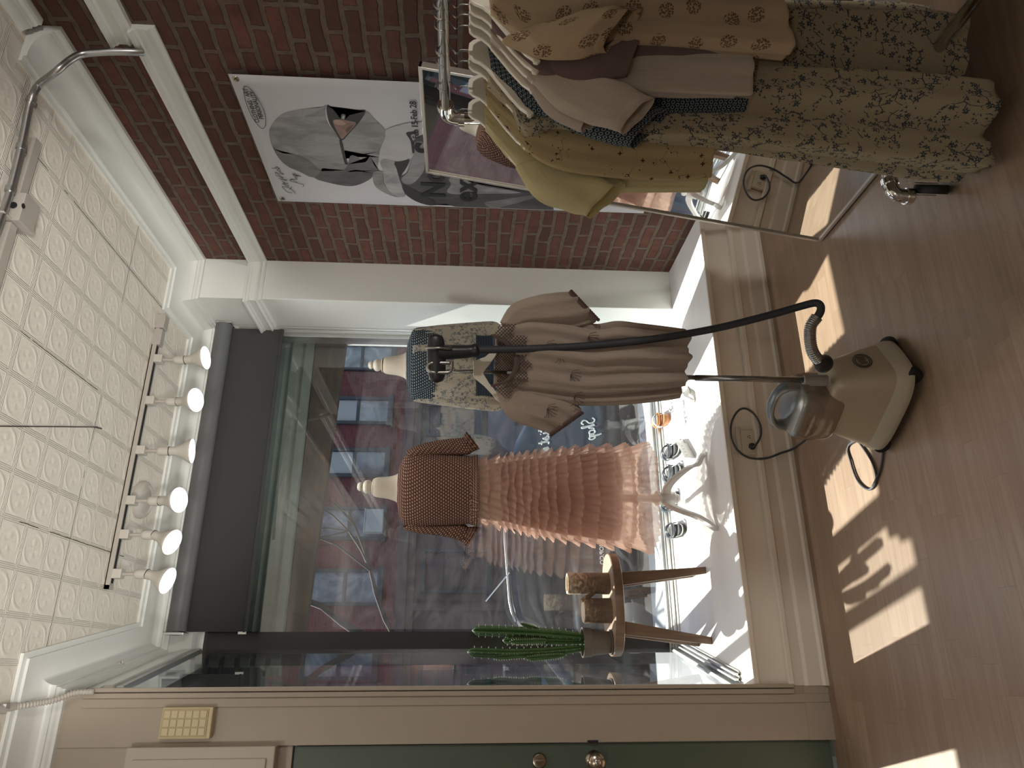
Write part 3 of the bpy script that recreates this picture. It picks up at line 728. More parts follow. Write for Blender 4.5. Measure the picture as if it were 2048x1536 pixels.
# ------------------------------------------------------------------ ceiling fittings
tr = thing('light_track', 'long grey-brown lighting track on the ceiling in front of the window, six lamps on it', 'light track', (.95,3.335,ZC))
b = MB(); b.box((.335,3.318,2.947),(1.60,3.324,2.971)); b.box((.335,3.349,2.947),(1.60,3.355,2.971)); b.box((.335,3.318,2.966),(1.60,3.355,2.972))
b.box((.335,3.318,2.946),(.352,3.355,2.971)); b.build('rail', M['track'], tr)
b = MB(); b.obox((1.62,3.337,2.950), (1,0,0),(0,1,0),(0,0,1), .075,.050,.046); b.obox((1.535,3.337,2.952), (1,0,0),(0,1,0),(0,0,1), .085,.040,.040)
b.build('feed_box', M['track'], tr, bevel=.003)
MB().box((.36,3.326,2.9475),(1.50,3.347,2.9485)).build('slot', M['black'], tr)
LTILT = [(.10,-.18),(-.02,-.62),(.05,.20),(-.02,-.62),(-.38,-.42),(-.30,-.20)]
def lamp_obj(x, tx, ty, lab, grp='lamps on the window lighting track'):
    y = 3.336
    t = thing('track_lamp', lab, 'lamp', (x,y,2.946), grp)
    MB().box((x-.020,y-.022,2.908),(x+.020,y+.022,2.948)).build('adapter', M['lampwhite'], t, bevel=.003)
    MB().tube([(x,y,2.91),(x,y,2.858)], .0085, 10).build('stem', M['track'], t, smooth=40)
    MB().lathe([(.0,.058),(.010,.058),(.019,.050),(.0215,.040),(.0215,.0)], (x,y,2.803), (0,0,1), 24).lathe([(.0218,.030),(.0222,.027),(.0218,.024)], (x,y,2.803), (0,0,1), 24).build('socket', M['lampwhite'], t, smooth=40)
    ax = V((tx, ty*.55, -1)).normalized(); p = V((x,y,2.806))
    bl = MB().lathe([(.019,0),(.021,.004),(.021,.028),(.026,.042),(.040,.068),(.054,.088),(.0575,.097),(.0575,.101)], p, ax, 28).build('bulb', M['lampwhite'], t, smooth=40)
    MB().lathe([(.0565,.1005),(.0565,.103),(.046,.1045),(.044,.1035),(.020,.1055),(.0,.106)], p, ax, 28).build('lit_face', M['bulbface'], bl, smooth=30)
    MB().lathe([(.0222,0),(.0222,.003)], p, ax, 20).build('gasket', M['black'], t)
NAM = ['nearest the pillar', 'second from the pillar', 'third from the pillar, its lit face hidden', 'in front of the round ceiling plate', 'second from the free end', 'at the free end']
for x, (tx, ty), nm in zip((1.42,1.203,.958,.723,.57,.40), LTILT, NAM): lamp_obj(x, tx, ty, 'white lamp on the window track '+nm)
cp = thing('ceiling_plate', 'round white ridged cover plate on the ceiling behind the track', 'cover plate', (.765,3.505,ZC))
MB().lathe([(.088,0),(.090,.012),(.084,.026),(.070,.032),(.062,.027),(.050,.031),(.030,.033),(0,.034)], (.765,3.505,ZC), (0,0,-1), 40).build('plate', M['lampwhite'], cp, smooth=40)
# second track nearer the camera
t2 = thing('ceiling_track', 'second grey-brown lighting track on the ceiling at the upper left, with a feed box', 'light track', (.9,2.15,ZC))
MB().box((-.6,2.135,2.947),(1.402,2.170,2.972)).box((1.50,2.135,2.947),(1.745,2.170,2.972)).build('rail', M['track'], t2)
b = MB(); b.obox((1.45,2.165,2.945), (1,0,0),(0,1,0),(0,0,1), .110,.085,.056); b.box((1.395,2.08,2.94),(1.402,2.21,2.972)); b.build('feed_box', M['track'], t2, bevel=.002)
MB().tube([(1.45,2.12,2.945),(1.45,2.117,2.945)], .012, 12).tube([(1.45,2.121,2.915),(1.45,2.121,2.913)], .009, 12).build('screw', M['black'], t2)
# steel conduit up the brick wall and over the cornice
cpts = [onX(287,105,2.055), onX(262,104,2.04), onX(210,104,2.02), onX(166,108,2.0), onX(140,120,1.96), onX(110,145,1.90), onZ(80,168,2.935), onZ(66,190,2.945), onZ(58,215,2.952), onZ(45,280,2.952), onZ(28,352,2.952), onZ(8,420,2.952), onZ(-40,540,2.952), onZ(-90,640,2.952)]
cn = thing('steel_conduit', 'bent galvanised steel conduit running over the cornice along the ceiling', 'conduit', cpts[7])
MB().tube(cr([tuple(p) for p in cpts], 90), .0125, 12).build('pipe', M['conduit'], cn, smooth=180)
for k in (7.4, 9.2, 10.4):
    i = int(k); p = cpts[i].lerp(cpts[i+1], k-i); dr = (cpts[i+1]-cpts[i]).normalized(); s_ = dr.cross(V((0,0,1))).normalized()
    b = MB(); b.tube([p-dr*.010, p+dr*.010], .0155, 14); b.obox(p + s_*.026 + V((0,0,.006)), dr, s_, (0,0,1), .018, .03, .003); b.tube([p+s_*.028+V((0,0,.008)), p+s_*.028-V((0,0,.002))], .005, 8)
    b.build('strap', M['conduit'], cn, smooth=40)
p0, p1 = onZ(194,854,2.957), onZ(-60,852,2.957)
st = thing('hanging_wire', 'thin dark wire stretched along the ceiling from a small hook', 'wire', p0)
MB().tube([p0, p0.lerp(p1,.5)+V((0,0,.002)), p1], .0022, 6).build('wire', M['string'], st)
MB().tube([p0+V((0,0,.014)), p0+V((.0,.01,.0)), p0+V((.003,.03,-.004)), p0+V((.006,.045,.004))], .0028, 6).build('hook', M['string'], st)
# white corrugated flexible conduit at the top of the front pier
fp = [onZ(-30,1424,2.952), onZ(8,1417,2.952), onZ(28,1414,2.948), onY(70,1408,2.86), onY(110,1400,2.895), onY(150,1386,2.925), onY(188,1384,2.935)]
fl = thing('flexible_conduit', 'white corrugated flexible conduit bending down onto the front pier', 'conduit', fp[3])
cc = cr([tuple(p) for p in fp[2:]], 120)
MB().tube(cc, [.0098+.0022*math.sin(k*1.35) for k in range(len(cc))], 10).build('ribbed_tube', M['lampwhite'], fl, smooth=180)
MB().tube([fp[0], fp[1], fp[2]], .0125, 12).build('end_sleeve', M['lampwhite'], fl, smooth=40)
MB().tube([fp[1]+V((0,-.002,.0)), fp[1]+V((.012,0,0))], .017, 12).build('strap', M['conduit'], fl)
# little eye plate on the side cornice
ep = thing('wall_eyelet', 'small chrome eyelet screwed to the side cornice', 'eyelet', (XS(3.42)+.03,3.42,2.89))
MB().obox((XS(3.42)+.034,3.42,2.885), (0,1,0),(1,0,0),(0,0,1), .028,.004,.020).tube([(XS(3.42)+.036,3.414,2.892),(XS(3.42)+.047,3.42,2.886),(XS(3.42)+.036,3.426,2.880)], .004, 8).build('plate', M['chrome'], ep, bevel=.001)
# roller shade
rs = thing('roller_shade', 'charcoal roller shade half lowered over the top of the shop window', 'blind', (1.0,3.83,2.825))
MB().lathe([(.046,0),(.046,1.665)], (.185,3.826,2.823), (1,0,0), 32).build('tube', M['shadetube'], rs, smooth=40)
b = MB(); b.box((.185,3.858,2.50),(1.846,3.8605,2.83)); b.build('fabric', M['shade'], rs)
MB().lathe([(.006,0),(.007,.004),(.007,1.662),(.006,1.666)], (.182,3.859,2.503), (1,0,0), 14, sy=1.6).build('hem_bar', M['shade'], rs, smooth=40)
MB().box((.172,3.853,2.495),(.186,3.864,2.535)).build('hem_end_cap', M['alu'], rs, bevel=.002)
for x in (.168,1.851): MB().box((x,3.79,2.775),(x+.012,3.872,2.872)).box((x,3.80,2.80),(x+.016*(1 if x<1 else -1),3.85,2.85)).build('bracket', M['alu'], rs, bevel=.002)
ch = MB()
for dy in (.0,.022):
    pts = [V((1.858-.004,3.84+dy,2.80)), V((1.855,3.85+dy,2.0)), V((1.852,3.86+dy*.8,1.10))]; ch.tube(cr([tuple(p) for p in pts], 12), .0022, 6)
ch.build('pull_chain', M['alu'], rs)
# yellowed door chime box on the pier
kb = thing('chime_box', 'yellowed plastic door chime box with a square grid on the front pier', 'door chime', (-.169,2.95,2.41))
P4 = [onY(x, y, 2.936) for x, y in ((330,1416),(424,1413),(419,1471),(323,1474))]
x0, x1, z0, z1 = -.222, -.118, 2.322, 2.502
MB().box((x0,2.936,z0),(x1,2.971,z1)).build('case', M['yellowed'], kb, bevel=.004)
MB().box((x0+.006,2.933,z0+.014),(x1-.006,2.938,z1-.004)).build('grille_back', M['yellowed2'], kb)
b = MB(); cw, chh = (x1-x0-.018)/3, (z1-z0-.026)/6
for i in range(3):
    for j in range(6): b.box((x0+.009+i*cw+.0022,2.9305,z0+.017+j*chh+.0022),(x0+.009+(i+1)*cw-.0022,2.9345,z0+.017+(j+1)*chh-.0022))
b.build('grille', M['yellowed'], kb, bevel=.001)

# ------------------------------------------------------------------ banner on the brick wall
BX = XR-.022
bn = thing('shop_banner', 'tall printed banner of a grey hooded figure hung on the brick wall', 'banner', (BX,2.57,1.45))
corner = [onX(459,148,BX), onX(558,399,BX), onX(1300,428,BX), onX(1300,160,BX)]
ya, yb = corner[0].y, (corner[1].y+.012); zt = 2.338; zb = .58
def bw(y, z): return BX + .0015*math.sin(z*9)+.0012*math.sin(y*14+z*3)
M['vinyl'] = plain('pale_grey_vinyl', (.56,.565,.60), .5, var=.03, vs=3)
rows = []
for i in range(31):
    z = zt+(zb-zt)*i/30; rows.append([V((BX, ya+(yb-ya)*k/16+.0, z)) for k in range(17)])
MB().grid(rows).build('sheet', M['vinyl'], bn, smooth=180, solid=.0012)
inks = {}
def ink(v, nm, fl=.0):
    if nm in inks: return inks[nm]
    t = NT('ink_'+nm); o = t.obj(); n = t.noise(o, 140, 4, .7); n2 = t.noise(o, 11, 3)
    c = t.mix(n, tuple(x*(1-fl) for x in v), tuple(min(1, x*(1+fl)) for x in v)); n3 = t.noise(t.mapping(o, rot=(.5,0,0), scale=(1,1,.35)), 16, 3, .6, .8)
    c = t.mix(t.ramp(n3, [(.40,(0,0,0)),(.62,(1,1,1))]), c, tuple(x*(.55 if fl > .12 else .9) for x in v)); c = t.mix(t.math('MULTIPLY', n2, .5), c, tuple(x*.72 for x in v))
    t.pr(Base_Color=c, Roughness=.5); inks[nm] = t.m; return t.m
LAY = [0]
def patch(px, mat, name='print', sc=None, smooth=3):
    """a printed area: closed outline (measured) on the banner, smoothed"""
    LAY[0] += 1; X = BX-.0009-.00016*LAY[0]
    if sc: ox, oy, k = sc; px = [(ox+x/k, oy+y/k) for x, y in px]
    pp = cr(px, len(px)*smooth, True) if smooth > 1 else px
    P = [onX(x, y, BX) for x, y in pp]
    vs = [V((X, min(max(p.y, ya+.004), yb-.006), p.z)) for p in P]
    me = bpy.data.meshes.new(name); bm = bmesh.new(); f = bm.faces.new([bm.verts.new(v - ORG[bn]) for v in vs])
    bmesh.ops.triangulate(bm, faces=[f]); bm.to_mesh(me); bm.free(); me.materials.append(mat)
    o = bpy.data.objects.new(name, me); COL.objects.link(o); o.parent = bn; ORG[o] = ORG[bn]; return o
A4, A5 = (440,130,5.12), (700,130,4.955)
g = lambda v, nm, fl=.25: ink((v,v,v*1.03), nm, fl)
patch([(960,1150),(1150,1212),(1300,1238),(1400,1230),(1500,1190),(1565,1140),(1560,1100),(1390,1040),(1200,1060),(1040,1040)], g(.12,'charcoal'), 'hood_back', A4)
patch([(1090,405),(1030,432),(900,440),(760,462),(640,495),(560,565),(508,650),(508,730),(530,820),(600,950),(690,1035),(800,1085),(960,1152),(1050,1055),(1180,1084),(1310,1078),(1400,1035),(1310,990),(1240,780),(1110,600),(1080,480)], g(.34,'fleece'), 'hood', A4)
patch([(540,830),(640,900),(760,910),(900,960),(1010,1060),(1040,1075),(960,1150),(800,1083),(690,1033),(600,948)], g(.20,'fleece_dim'), 'hood_fold', A4)
patch([(690,300),(746,345),(757,324),(763,291),(772,262),(750,238),(731,221),(712,240),(700,258),(684,284),(688,318)], g(.36,'fleece_b'), 'collar')
patch([(0,900),(60,900),(150,960),(200,900),(240,990),(300,1060),(230,1068),(60,1035),(-60,1060),(-20,980)], g(.16,'fleece_c'), 'collar_fold', A5)
patch([(1100,402),(1140,430),(1190,490),(1238,548),(1285,548),(1350,490),(1420,460),(1488,458),(1480,500),(1420,590),(1330,690),(1250,770),(1190,700),(1120,590),(1092,470)], g(.035,'black',.1), 'opening', A4)
patch([(1160,560),(1250,556),(1330,570),(1388,585),(1380,620),(1300,705),(1250,752),(1212,700),(1170,615)], ink((.36,.235,.20),'skin',.15), 'face', A4)
patch([(1170,560),(1240,562),(1290,600),(1240,612),(1180,600)], ink((.47,.33,.28),'skin2',.1), 'nose', A4)
patch([(1290,650),(1360,610),(1340,650),(1300,690)], ink((.16,.09,.08),'skin3',.1), 'face', A4)
patch([(1222,770),(1248,765),(1292,960),(1310,1006),(1280,1008),(1250,900)], g(.04,'black'), 'zip', A4)
patch([(1246,500),(1285,505),(1275,555),(1240,552)], g(.10,'charcoal'), 'zip_pull', A4)
patch([(1255,512),(1278,516),(1270,546),(1250,543)], g(.52,'light'), 'zip_pull', A4, 1)
patch([(230,1060),(320,1050),(330,1100),(340,1180),(420,1260),(500,1300),(440,1300),(320,1250),(240,1180)], g(.28,'fleece_d'), 'collar', A5)
patch([(690,700),(760,720),(760,1010),(780,1078),(880,1095),(1020,1100),(1300,1180),(1860,1262),(1990,1310),(1990,1495),(1700,1475),(1400,1455),(1280,1448),(1100,1430),(950,1372),(800,1387),(650,1342),(540,1262),(490,1122),(560,1060),(600,950),(640,850),(620,760)], g(.085,'jacket',.3), 'jacket', A5)
patch([(640,760),(740,780),(740,1000),(700,1090),(620,1170),(540,1170),(510,1120),(570,1060),(600,960),(630,880)], g(.30,'jacket_light'), 'jacket_light', A5)
patch([(980,1120),(1080,1110),(1300,1190),(1700,1260),(1300,1270),(1050,1275),(960,1250),(1000,1180)], g(.34,'jacket_light'), 'jacket_light', A5)
patch([(1330,1360),(1500,1330),(1750,1290),(1900,1280),(1700,1350),(1500,1400),(1440,1440)], g(.20,'jacket_mid'), 'jacket_light', A5)
patch([(355,640),(470,592),(600,565),(750,560),(752,610),(640,655),(560,660),(600,740),(622,860),(582,920),(500,946),(440,946),(340,922),(285,960),(300,830),(350,720)], g(.50,'shirt',.08), 'shirt', A5)
patch([(300,960),(340,925),(440,946),(462,1010),(490,1122),(545,1280),(500,1302),(410,1260),(350,1180),(330,1060)], g(.42,'strap',.2), 'strap', A5)
patch([(440,960),(520,945),(590,930),(560,1010),(520,1070),(490,1110),(462,1020)], g(.05,'black'), 'shade_fold', A5)
patch([(555,665),(640,652),(650,672),(600,690),(625,760),(640,850),(618,860),(600,745)], g(.04,'black'), 'buckle', A5)
patch([(520,1180),(640,1230),(780,1310),(850,1350),(800,1385),(650,1342),(545,1262)], g(.05,'black'), 'jacket_fold', A5)
# printed words
IK = plain('black_ink', (.012,.012,.013), .5)
YX, ZX = (0,-1,0), (0,0,1)
def btext(s, size, x, y, bold=.0, spacing=1.0):
    LAY[0] += 1; p = onX(x, y, BX); return text('lettering', s, size, (BX-.0064, p.y, p.z), YX, ZX, IK, bn, .0002, bold, 'LEFT', 0, spacing)
btext('Feb 15-Feb 28', .037, 838, 275, .0007)
btext('S', .15, 880, 306, .004)
btext('No', .15, 889, 394, .004)
btext('exp', .16, 952, 402, .004)
btext('CLOTHING · ART ·', .025, 520, 243, .0003, .95)
btext('PERSONALITY', .025, 528, 236, .0003, .95)
el = [onX(440+x/5.12, 130+y/5.12, BX) for x, y in cr([(262,206),(300,222),(355,290),(420,390),(462,500),(468,600),(440,638),(400,615),(330,520),(275,390),(248,290),(248,225)], 60, True)]
MB().tube([V((BX-.0056,p.y,p.z)) for p in el], .0011, 5, closed=True).build('lettering', IK, bn)
b = MB()
def pen(pl): 
    pp = [onX(440+x/5.12, 130+y/5.12, BX) for x, y in pl]; b.tube([V((BX-.0056,p.y,p.z)) for p in (pp if len(pp) < 3 else [V(q) for q in cr([tuple(p) for p in pp], len(pp)*4)])], .0011, 5)
for pl in ([(775,1308),(720,1255),(650,1235),(640,1240),(690,1290),(745,1300)],[(715,1265),(735,1240)],[(660,1215),(700,1235),(690,1215),(640,1205),(700,1200)],[(640,1180),(665,1200),(655,1185)],[(620,1165),(690,1170),(600,1150)],
           [(565,1115),(650,1150),(600,1115),(565,1090),(655,1110),(610,1085)],[(600,1075),(585,1065),(610,1060),(620,1080),(600,1075)],[(530,1045),(610,1050),(580,1035)],[(590,1030),(560,1040)],
           [(850,1235),(855,1215),(800,1200),(770,1180),(740,1165),(715,1170),(740,1185),(800,1195)],[(720,1160),(790,1160),(770,1140),(800,1135)],[(770,1130),(750,1120),(765,1112),(785,1122),(770,1130)],[(740,1105),(830,1130),(770,1118),(765,1100)]): pen(pl)
b.build('lettering', IK, bn)
for y_, z_ in ((ya+.022,zt-.022),(yb-.022,zt-.025)):
    MB().lathe([(.004,0),(.006,.003),(.012,.002),(.013,0)], (BX-.001,y_,z_), (-1,0,0), 20).tube([(BX-.003,y_,z_),(BX-.012,y_,z_+.002)], .004, 8).build('grommet', M['nickel'], bn, smooth=50)

# ------------------------------------------------------------------ leaning mirror
m0, m1 = V((1.618,2.416,.012)), V((1.887,2.416,1.60)); wv = V((0,-.545,0)); up_ = (m1-m0).normalized(); nv = wv.normalized().cross(up_); nv = nv if nv.x < 0 else -nv
mr = thing('floor_mirror', 'tall narrow floor mirror tilted back behind the clothes rack', 'mirror', (1.75,2.14,0))
L_ = (m1-m0).length; c0 = m0 - nv*.012
fr_ = MB()
def bar(a, b_, w_): 
    d_ = (b_-a).normalized(); s_ = d_.cross(nv); fr_.obox((a+b_)/2, d_, s_, nv, (b_-a).length+w_, w_, .026)
bar(m0, m1, .011); bar(m0+wv, m1+wv, .011); bar(m0, m0+wv, .011); bar(m1, m1+wv, .011)
fr_.build('frame', M['mirrorframe'], mr, bevel=.001)
MB().add([m0+nv*.006, m0+wv+nv*.006, m1+wv+nv*.006, m1+nv*.006], [(0,1,2,3)]).build('glass', M['mirror'], mr)
MB().prism([m0-nv*.004, m0+wv-nv*.004, m1+wv-nv*.004, m1-nv*.004], -nv*.006).build('backing', M['black'], mr)
e_ = m0.lerp(m1,.86)
MB().tube([e_+wv*.25-nv*.01, V((2.06,2.25,.012)), V((2.06,2.04,.012)), e_+wv*.75-nv*.01], .008, 8).build('rear_stand', M['black'], mr)
# ------------------------------------------------------------------ clothes rack
RX, RY, RZ = 1.555, 1.742, 1.503
rk = thing('clothes_rack', 'chrome pipe clothes rack on black casters in front of the brick wall', 'clothes rack', (RX,1.0,0))
def elbow(b, p, d1, d2, r=.021):
    p = V(p); d1 = V(d1).normalized(); d2 = V(d2).normalized(); R_ = .045
    pts = [p+d1*R_*2*(1-t)**2*.5*2*.5 + d1*0 for t in ()] 
    q = [p+d1*R_, p+d1*R_*.45+d2*R_*.06, p+d1*R_*.2+d2*R_*.2, p+d1*R_*.06+d2*R_*.45, p+d2*R_]
    b.tube(cr([tuple(x) for x in q], 12), r, 16)
    for d_ in (d1, d2): b.tube([p+d_*R_*.85, p+d_*R_*1.25], r+.004, 16)
YB = .22
MB().tube([(RX,RY-.03,RZ),(RX,YB+.03,RZ)], .0165, 18).build('hanging_bar', M['chrome'], rk, smooth=180)
for y in (RY,YB): MB().tube([(RX,y,RZ-.03),(RX,y,.19)], .0165, 18).build('upright', M['chrome'], rk, smooth=180)
MB().tube([(RX+.018,RY,.158),(RX+.018,YB,.158)], .0175, 18).build('base_rail', M['chrome'], rk, smooth=180)
for y in (RY-.01,YB): MB().tube([(RX-.205,y,.158),(RX+.23,y,.158)], .0175, 18).build('foot_bar', M['chrome'], rk, smooth=180)
for p_, d1_, d2_ in (((RX,RY,RZ),(0,-1,0),(0,0,-1)),((RX,YB,RZ),(0,1,0),(0,0,-1)),((RX-.235,RY-.01,.158),(1,0,0),(0,0,-1)),((RX+.26,RY-.01,.158),(-1,0,0),(0,0,-1)),((RX-.235,YB,.158),(1,0,0),(0,0,-1)),((RX+.26,YB,.158),(-1,0,0),(0,0,-1))):
    b = MB(); elbow(b, p_, d1_, d2_); b.build('elbow_joint', M['chrome'], rk, smooth=50)
MB().tube([(RX,RY,.19),(RX,RY,.13)], .023, 16).build('tee_joint', M['chrome'], rk, smooth=50)
for x in (RX-.235,RX+.26):
    for y in (RY-.01,YB):
        w = MB().lathe([(.020,-.013),(.045,-.013),(.048,-.009),(.048,.009),(.045,.013),(.020,.013)], (x+.012,y-.022,.049), V((.80,-.6,0)), 30).build('caster_wheel', M['rubber'], rk, smooth=40)
        a_ = V((.80,-.6,0)); f_ = V((.6,.8,0)); bb = MB()
        for s_ in (-1,1):
            o_ = V((x+.012,y-.022,.049))+a_*.016*s_
            bb.prism([o_+V((0,0,-.012))-f_*.012, o_+V((0,0,-.012))+f_*.010, o_+f_*.034+V((0,0,.058)), o_-f_*.006+V((0,0,.058))], a_*.0025*s_)
        bb.tube([V((x,y,.098)), V((x,y,.116))], .022, 16); bb.build('caster_fork', M['steel'], w, bevel=.001)
# ------------------------------------------------------------------ hangers and garments
def hanger(y, label, tilt=0.0, grp='ivory hangers on the rack', w=.212):
    h = thing('hanger', label, 'hanger', (RX,y,RZ), grp)
    hk = [(RX-.018,y,RZ-.030)]; hk = []
    for k in range(15):
        a = math.radians(-110+k*22); hk.append(V((RX+.0215*math.sin(a)*-1, y, RZ+.0215*math.cos(a)*1.0-.0)))
    hk = [V((RX+.0215*math.cos(t), y, RZ+.0215*math.sin(t))) for t in [math.radians(200-18*k) for k in range(15)]]
    hk += [V((RX-.012,y,RZ-.034)), V((RX,y,RZ-.045)), V((RX,y,RZ-.075))]
    MB().tube(cr([tuple(p) for p in hk], 40), .0021, 8).build('hook', M['steel'], h, smooth=180)
    top = [(-.0,1.437),(-.022,1.435),(-.034,1.424),(-.044,1.404),(-.060,1.388),(-.095,1.366),(-.150,1.330),(-.190,1.300),(-.205,1.282)]
    bot = [(-.214,1.280),(-.216,1.270),(-.208,1.262),(-.196,1.272),(-.186,1.284),(-.140,1.312),(-.090,1.342),(-.055,1.358),(-.030,1.366),(0,1.370)]
    half = top + bot
    out = [(x*w/.212, z) for x, z in half] + [(-x*w/.212, z) for x, z in half[::-1][1:-1]]
    pp = [V((RX+x, y-.005, z)) for x, z in out]
    MB().prism(pp, (0,.010,0)).build('body', M['hangerp'], h, bevel=.0025)
    return h
HY = dict(Z=1.308, A=1.339, B=1.369, C=1.403, D=1.482, E=1.495, F=1.520, G=1.612, H=1.703)
for k, lab in (('Z','ivory hanger inside the cream blouse with round brown flower bunches'),('A','ivory hanger inside the dusty mauve top'),('B','ivory hanger inside the ivory top with the squared cuff'),('C','ivory hanger inside the blush white blouse'),
               ('D','ivory hanger inside the navy patterned top'),('E','bare ivory hanger between the navy top and the floral dress, its notched tip showing'),('F','ivory hanger inside the long floral dress'),('G','ivory hanger inside the ochre sprigged blouse'),('H','ivory hanger at the window end of the bar, inside the pale yellow top')):
    hanger(HY[k]+(-.009 if k == 'E' else 0), lab)
from mathutils import noise as mnoise
def ringxz(y, xl, xr, z, d, K=56, zdrop=0.0, fold=(0,0,0), tiltz=0.0):
    """one flattened cloth ring hanging across the bar"""
    c = (xl+xr)/2; a = (xr-xl)/2; n, amp, ph = fold; out = []
    for k in range(K):
        t = 2*pi*k/K; ct, st_ = math.cos(t), math.sin(t)
        w = amp*1.5*(math.sin(n*t+ph)+.4*math.sin(round(n*2.4)*t+ph*2.3))
        w += .0065*mnoise.noise(V((ct*a*26, z*5.5, y*40+(7 if st_ > 0 else 0)))) + .0035*mnoise.noise(V((ct*a*60, z*16, y*70)))
        out.append(V((RX + c + a*ct + w*.35*ct, y + d*math.copysign(abs(st_)**.8, st_) + w*st_, z + zdrop*abs(ct) + tiltz*ct)))
    return out
def body(y, secs, K=112, n=60, fold=(9,.0,.008), ph=0.0, drift=1.2):
    ss = cr(secs, n); r = []
    for i, (z, xl, xr, d, dz, tz) in enumerate(ss):
        f = i/n; r.append(ringxz(y, xl, xr, z, max(d,.004), K, dz, (fold[0], fold[1]+(fold[2]-fold[1])*f, ph+drift*f), tz))
    return r
def garment(name, label, cat, y, secs, mat, fold=(9,0,.008), sleeves=(), ph=0.0, extra=None, n=60):
    g_ = thing(name, label, cat, (RX,y,1.36), 'clothes hanging on the rack')
    MB().loft(body(y, secs, fold=fold, ph=ph, n=n), False, False, uv=True).build('body', mat, g_, smooth=180, solid=.0014)
    for sl in sleeves:
        rs_ = []
        S = cr(sl['s'], 30)
        for i, (x, z, hx, hz, d, yo) in enumerate(S):
            ring = []
            for k in range(64):
                t = 2*pi*k/64; w = sl.get('amp', .004)*(i/30)*math.sin(sl.get('n', 5)*t + i*.09) + .006*mnoise.noise(V((math.cos(t)*1.6, i*.16, x*9+y*30+math.sin(t))))
                ring.append(V((RX + x + (hx*(1+w*6))*math.cos(t), y + yo + (d+w)*math.sin(t), z + hz*math.cos(t))))
            rs_.append(ring)
        sv = MB().loft(rs_, False, False, uv=True).build('sleeve', sl.get('mat', mat), g_, smooth=180, solid=.0014)
        if sl.get('cuff'):
            i = len(rs_)-1; ce = sum(rs_[i], V())/64; cu = [[p for p in rs_[i]], [ce+(p-ce)*1.03+V((sl['cuff'][0],0,sl['cuff'][1])) for p in rs_[i]]]
            MB().loft([[ce+(p-ce)*1.02 for p in rs_[i-1]]] + cu, False, False, uv=True).build('cuff', sl.get('cmat', mat), sv, smooth=180, solid=.002)
    return g_
# sections: (z, left, right, half depth, shoulder drop, sideways tilt); sleeves: (x, z, half width vector x/z, depth, y offset)
garment('yellow_top', 'pale yellow short-sleeved top at the window end of the rack', 'top', HY['H'],
    [(1.392,-.075,.075,.022,-.01,0),(1.345,-.17,.17,.030,-.03,0),(1.285,-.235,.235,.040,-.03,0),(1.18,-.262,.25,.050,-.02,0),(1.0,-.268,.25,.055,0,0),(.85,-.262,.25,.060,0,0),(.745,-.256,.25,.064,0,0)],
    M['c_yellow'], (7,.001,.010), [dict(s=[(-.205,1.205,.0,-.09,.036,0),(-.262,1.165,.045,-.078,.044,-.010),(-.298,1.10,.056,-.062,.044,-.020),(-.321,1.052,.052,-.056,.040,-.026)], amp=.007, cuff=(-.006,-.010)), dict(s=[(.20,1.21,.0,.085,.034,0),(.262,1.16,.055,.062,.042,0),(.315,1.06,.050,.045,.042,0)])], ph=1.0)
garment('sprig_blouse', 'ochre yellow blouse with small brown sprigs, next to the pale yellow top', 'blouse', HY['G'],
    [(1.392,-.07,.07,.020,-.01,0),(1.345,-.16,.16,.030,-.03,0),(1.285,-.232,.23,.040,-.03,0),(1.18,-.276,.25,.050,-.01,0),(1.02,-.292,.26,.058,0,0),(.86,-.290,.26,.060,0,0),(.757,-.276,.25,.058,0,0)],
    M['c_sprig'], (8,.001,.011), [dict(s=[(.20,1.21,.0,.085,.034,0),(.262,1.16,.055,.062,.042,0),(.315,1.06,.050,.045,.042,0)])], ph=1.0)
garment('floral_dress', 'long ecru dress with blue-grey flowers reaching almost to the floor', 'dress', HY['F'],
    [(1.392,-.09,.09,.020,-.01,0),(1.345,-.17,.17,.026,-.03,0),(1.298,-.250,.25,.030,-.02,0),(1.20,-.215,.215,.036,0,0),(1.08,-.222,.215,.045,0,0),(.92,-.240,.23,.06,0,0),(.70,-.250,.235,.075,0,0),(.42,-.274,.24,.095,0,0),(.20,-.295,.235,.110,0,0),(.075,-.305,.215,.115,.0,.03)],
    M['c_vine'], (7,.001,.030), [], ph=2.1, n=40)
garment('navy_top', 'navy top with a pale linked-ring print, showing beside the ivory blouses', 'top', HY['D'],
    [(1.385,-.07,.07,.018,-.01,0),(1.335,-.15,.15,.026,-.03,0),(1.27,-.205,.205,.034,-.02,0),(1.12,-.20,.20,.040,0,0),(.90,-.185,.19,.042,0,0),(.695,-.17,.18,.045,0,0)],
    M['c_navy'], (7,.001,.006), [dict(s=[(-.165,1.20,.0,-.085,.030,0),(-.205,1.11,.050,-.066,.038,-.010),(-.238,1.02,.058,-.056,.040,-.014),(-.254,.966,.054,-.052,.036,-.016)], amp=.005), dict(s=[(.20,1.21,.0,.085,.034,0),(.262,1.16,.055,.062,.042,0),(.315,1.06,.050,.045,.042,0)])], ph=.4)
